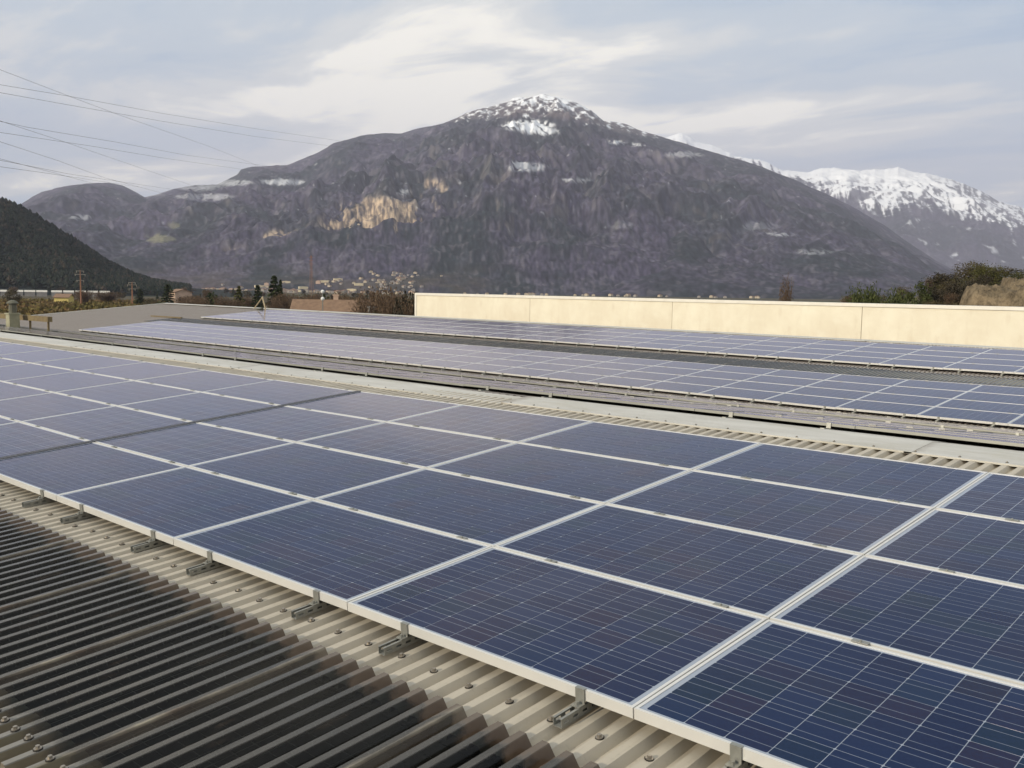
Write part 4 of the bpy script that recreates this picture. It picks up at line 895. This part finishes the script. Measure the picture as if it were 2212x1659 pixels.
def house(name, label, x, y, D, w, d, h, rh, mw, mr, rz=0.0, group=None, windows=(), chimney=False, z=None):
    p = at_d(x, y, D); az = math.atan2(p[0], p[1]); o = thing(name, label, 'house', (p[0], p[1], 0 if z is None else z), (0, 0, -az+rz), group)
    b = MB(); gable_house(b, w, d, h, rh); link('wall', b.mesh('wall', mw), o)
    b = MB(); gable_roof(b, w, d, h, rh); rf = link('roof', b.mesh('roof', mr), o)
    for wx_, wz in windows:
        b = MB(); b.box(wx_-.5, wx_+.5, -d/2-.05, -d/2+.02, wz-.6, wz+.6); link('window', b.mesh('window', M_GLASS), o)
    if chimney: b = MB(); b.box(w*.2, w*.2+.6, -.3, .3, h+rh*.4, h+rh+.7); b.box(w*.2-.1, w*.2+.7, -.4, .4, h+rh+.7, h+rh+.85); link('chimney', b.mesh('chimney', mw), rf)
    return o
house('house', 'brown-tiled house whose broad roof shows just above the roof ridge', 722, 660, 125, 9, 9.5, 5.2, 2.3, M_PINK, M_BROWNR, R_(84), windows=[(-2, 3.5), (2, 3.5)], chimney=True)
house('house', 'dark grey gabled house between brown roof and leafless trees', 764, 660, 100, 7.6, 8, 4.6, 1.9, M_GREYH, M_DARKR, R_(10), windows=[(-1.6, 3.4), (1.6, 3.4), (0, 5.2)], chimney=True)
house('house', 'grey-blue house with white windows right of the tallest conifer', 622, 650, 260, 9, 9, 4.6, 1.6, M_WHITE, M_DARKR, R_(75), windows=[(-3, 3.3), (0, 3.3), (3, 3.3)])
house('house', 'small pink block house above the conifer at the roof corner', 389, 632, 420, 7, 8, 6.5, 1.2, M_PINK, M_BROWNR, R_(20), windows=[(-1.5, 4)])
house('house', 'little ochre shed standing in the vineyard', 139, 652, 470, 7, 6, 3.4, 1.4, M_YEL, M_BROWNR, R_(70))
o = thing('street_lamp', 'lamp post with two white globes above the brown house', 'street lamp', tuple(at_d(697, 660, 118)*np.array([1, 1, 0])))
zt_ = at_d(697, 630, 118)[2]; b = MB(); b.tube([(0, 0, 0), (0, 0, zt_-.2)], .06, 6); link('post', b.mesh('post', M_GALV), o)
M_GLOBE = plain('white_globe', (0.82, 0.83, 0.80), None, 1, .3)
for dz in (0.0, -.85):
    bpy_me = MB(); R0 = .24
    for i in range(6):
        for j in range(10):
            f_ = lambda i, j: (R0*math.sin(math.pi*i/6)*math.cos(2*math.pi*j/10), R0*math.sin(math.pi*i/6)*math.sin(2*math.pi*j/10), zt_+dz+R0*math.cos(math.pi*i/6))
            bpy_me.quad(f_(i, j), f_(i+1, j), f_(i+1, j+1), f_(i, j+1))
    link('globe', bpy_me.mesh('globe', M_GLOBE), o)
def pole(x, ytop, D, lab, r=.22):
    p = at_d(x, ytop, D); o = thing('utility_pole', lab, 'pole', (p[0], p[1], 0), (0, 0, -math.atan2(p[0], p[1])+.5)); h = p[2]
    b = MB(); b.tube([(0, 0, 0), (0, 0, h*.6), (0, 0, h)], [r*1.5, r*1.2, r*.8], 8); link('shaft', b.mesh('shaft', M_ORANGE), o)  # warm orange light on the concrete shaft is put into its colour
    for q, l in ((.97, 1.6), (.88, 2.2), (.72, 1.5)):
        b = MB(); b.box(-l, l, -.09, .09, h*q-.1, h*q+.1)
        for s_ in (-1, 1): b.tube([(s_*l*.92, 0, h*q), (s_*l*.92, 0, h*q-.7)], .09, 5)
        link('crossarm', b.mesh('crossarm', M_CONC), o)
pole(173, 583, 420, 'taller orange utility pole beyond the vineyard at left'); pole(285, 609, 440, 'shorter orange utility pole right of the taller one')
# lattice mast
p = at_d(672, 552, 900); o = thing('lattice_mast', 'slender orange lattice mast rising above the distant town', 'mast', (p[0], p[1], 0)); h = p[2]
b = MB()
for sx_2, sy_2 in ((-1, -1), (1, -1), (1, 1), (-1, 1)): b.tube([(sx_2*1.6, sy_2*1.6, 0), (sx_2*.35, sy_2*.35, h)], .09, 4)
link('leg', b.mesh('leg', M_ORANGE), o); b = MB(); N = 14
for k in range(N):
    za, zb = h*k/N, h*(k+1)/N; wa, wb = 1.6-1.25*k/N, 1.6-1.25*(k+1)/N
    for (ax, ay), (bx2, by2) in (((-1, -1), (1, -1)), ((1, -1), (1, 1)), ((1, 1), (-1, 1)), ((-1, 1), (-1, -1))):
        b.tube([(ax*wa, ay*wa, za), (bx2*wb, by2*wb, zb)], .04, 3, cap=False)
link('bracing', b.mesh('bracing', M_ORANGE), o)
b = MB()
for q in (.80, .88, .96): b.box(-3.2, 3.2, -.12, .12, h*q-.12, h*q+.12)
link('crossarm', b.mesh('crossarm', M_ORANGE), o)
# distant town
random.seed(23); base = {}
for kk, (w, d, h, rh, mw, mr) in enumerate([(11, 12, 7, 2.5, M_PALE, M_RED), (9, 11, 6, 2.2, M_GREYT, M_BROWNR), (14, 11, 10, 2.5, M_PINK, M_RED), (24, 16, 7, 1.2, M_SUNLIT, M_COPE), (12, 12, 9, 2.2, M_GREYT, M_RED)]):
    b = MB(); gable_house(b, w, d, h, rh); wm = b.mesh('wall', mw); b = MB(); gable_roof(b, w, d, h, rh); base[kk] = (wm, b.mesh('roof', mr))
def town(x, D, kk, z, label, group, rz=None):
    p = at_d(x, 620, D); z = max(-.3, height_main(p[0], p[1])-1.0)+z; o = thing('town_house' if kk != 3 else 'warehouse', label, 'house' if kk != 3 else 'warehouse', (p[0], p[1], z), (0, 0, -math.atan2(p[0], p[1])+(random.uniform(-.8, .8) if rz is None else rz)), group)
    k_ = random.uniform(.45, .7) if kk != 3 else .75; o.scale = (k_, k_, k_*.9); link('wall', base[kk][0], o); link('roof', base[kk][1], o)
for k in range(120):
    x = random.uniform(430, 900); D = random.uniform(1500, 2120); town(x, D, random.choice([0, 0, 1, 2, 4]), 0, 'tiny pale house with reddish roof in the distant valley town', 'houses of the valley town')
for k in range(45):
    x = random.gauss(848, 34); D = random.uniform(1980, 2230); town(x, D, random.choice([0, 1, 4]), 0, 'tiny grey-white house of the village on the rising foot of the mountain', 'village at the mountain foot')
for k in range(30):
    x = random.uniform(1000, 1650); D = random.uniform(1850, 2060); town(x, D, random.choice([0, 1]), 0, 'tiny house roof just peeping over the cream wall', 'houses beyond the cream wall')
for k, x in enumerate([478, 505, 560, 618, 640, 655, 700, 730, 760, 775]): town(x, 1960+50*(k % 4), 3, 0, f'long sunlit warehouse in the distant town, {ordinal(k+1)} from the left', 'warehouses of the valley town', random.uniform(-.25, .25))
for k, (x, y) in enumerate([(757, 566), (775, 566), (790, 563)]): town(x, 2850, 0, 0, 'tiny bright farmhouse alone on the lower mountain slope', 'farm on the slope')
# low greenhouse sheds along the dark foot of the wooded hill
for k in range(9):
    x = 12+k*26+(6 if k > 3 else 0); p = at_d(x, 621+k*.6, 780); o = thing('greenhouse_shed', f'low white-roofed shed at the dark hill foot, {ordinal(k+1)} from the left', 'shed', (p[0], p[1], 0), (0, 0, -math.atan2(p[0], p[1])), 'sheds under the dark hill')
    b = MB(); b.box(-3.4, 3.4, -4, 4, 0, 3.2); link('wall', b.mesh('wall', M_GREYH), o); b = MB(); b.poly([(-3.6, -4.2, 3.21), (3.6, -4.2, 3.21), (3.6, 0, 4.6), (-3.6, 0, 4.6)]); b.poly([(-3.6, 0, 4.6), (3.6, 0, 4.6), (3.6, 4.2, 3.21), (-3.6, 4.2, 3.21)]); link('roof', b.mesh('roof', M_WHITE), o)

# ================================================================ HAZE
hz = MB(); hz.box(-16500, 9000, -6000, 19500, -60, 2600)
t = NT('valley_haze'); pv = t.n('ShaderNodeVolumePrincipled'); pv.inputs['Color'].default_value = (0.77, 0.78, 1.0, 1); pv.inputs['Density'].default_value = 6.8e-5; pv.inputs['Anisotropy'].default_value = 0.0
t.t.links.new(pv.outputs[0], t.out.inputs['Volume'])
haze = link('haze', hz.mesh('haze', t.mat)); haze['kind'] = 'stuff'
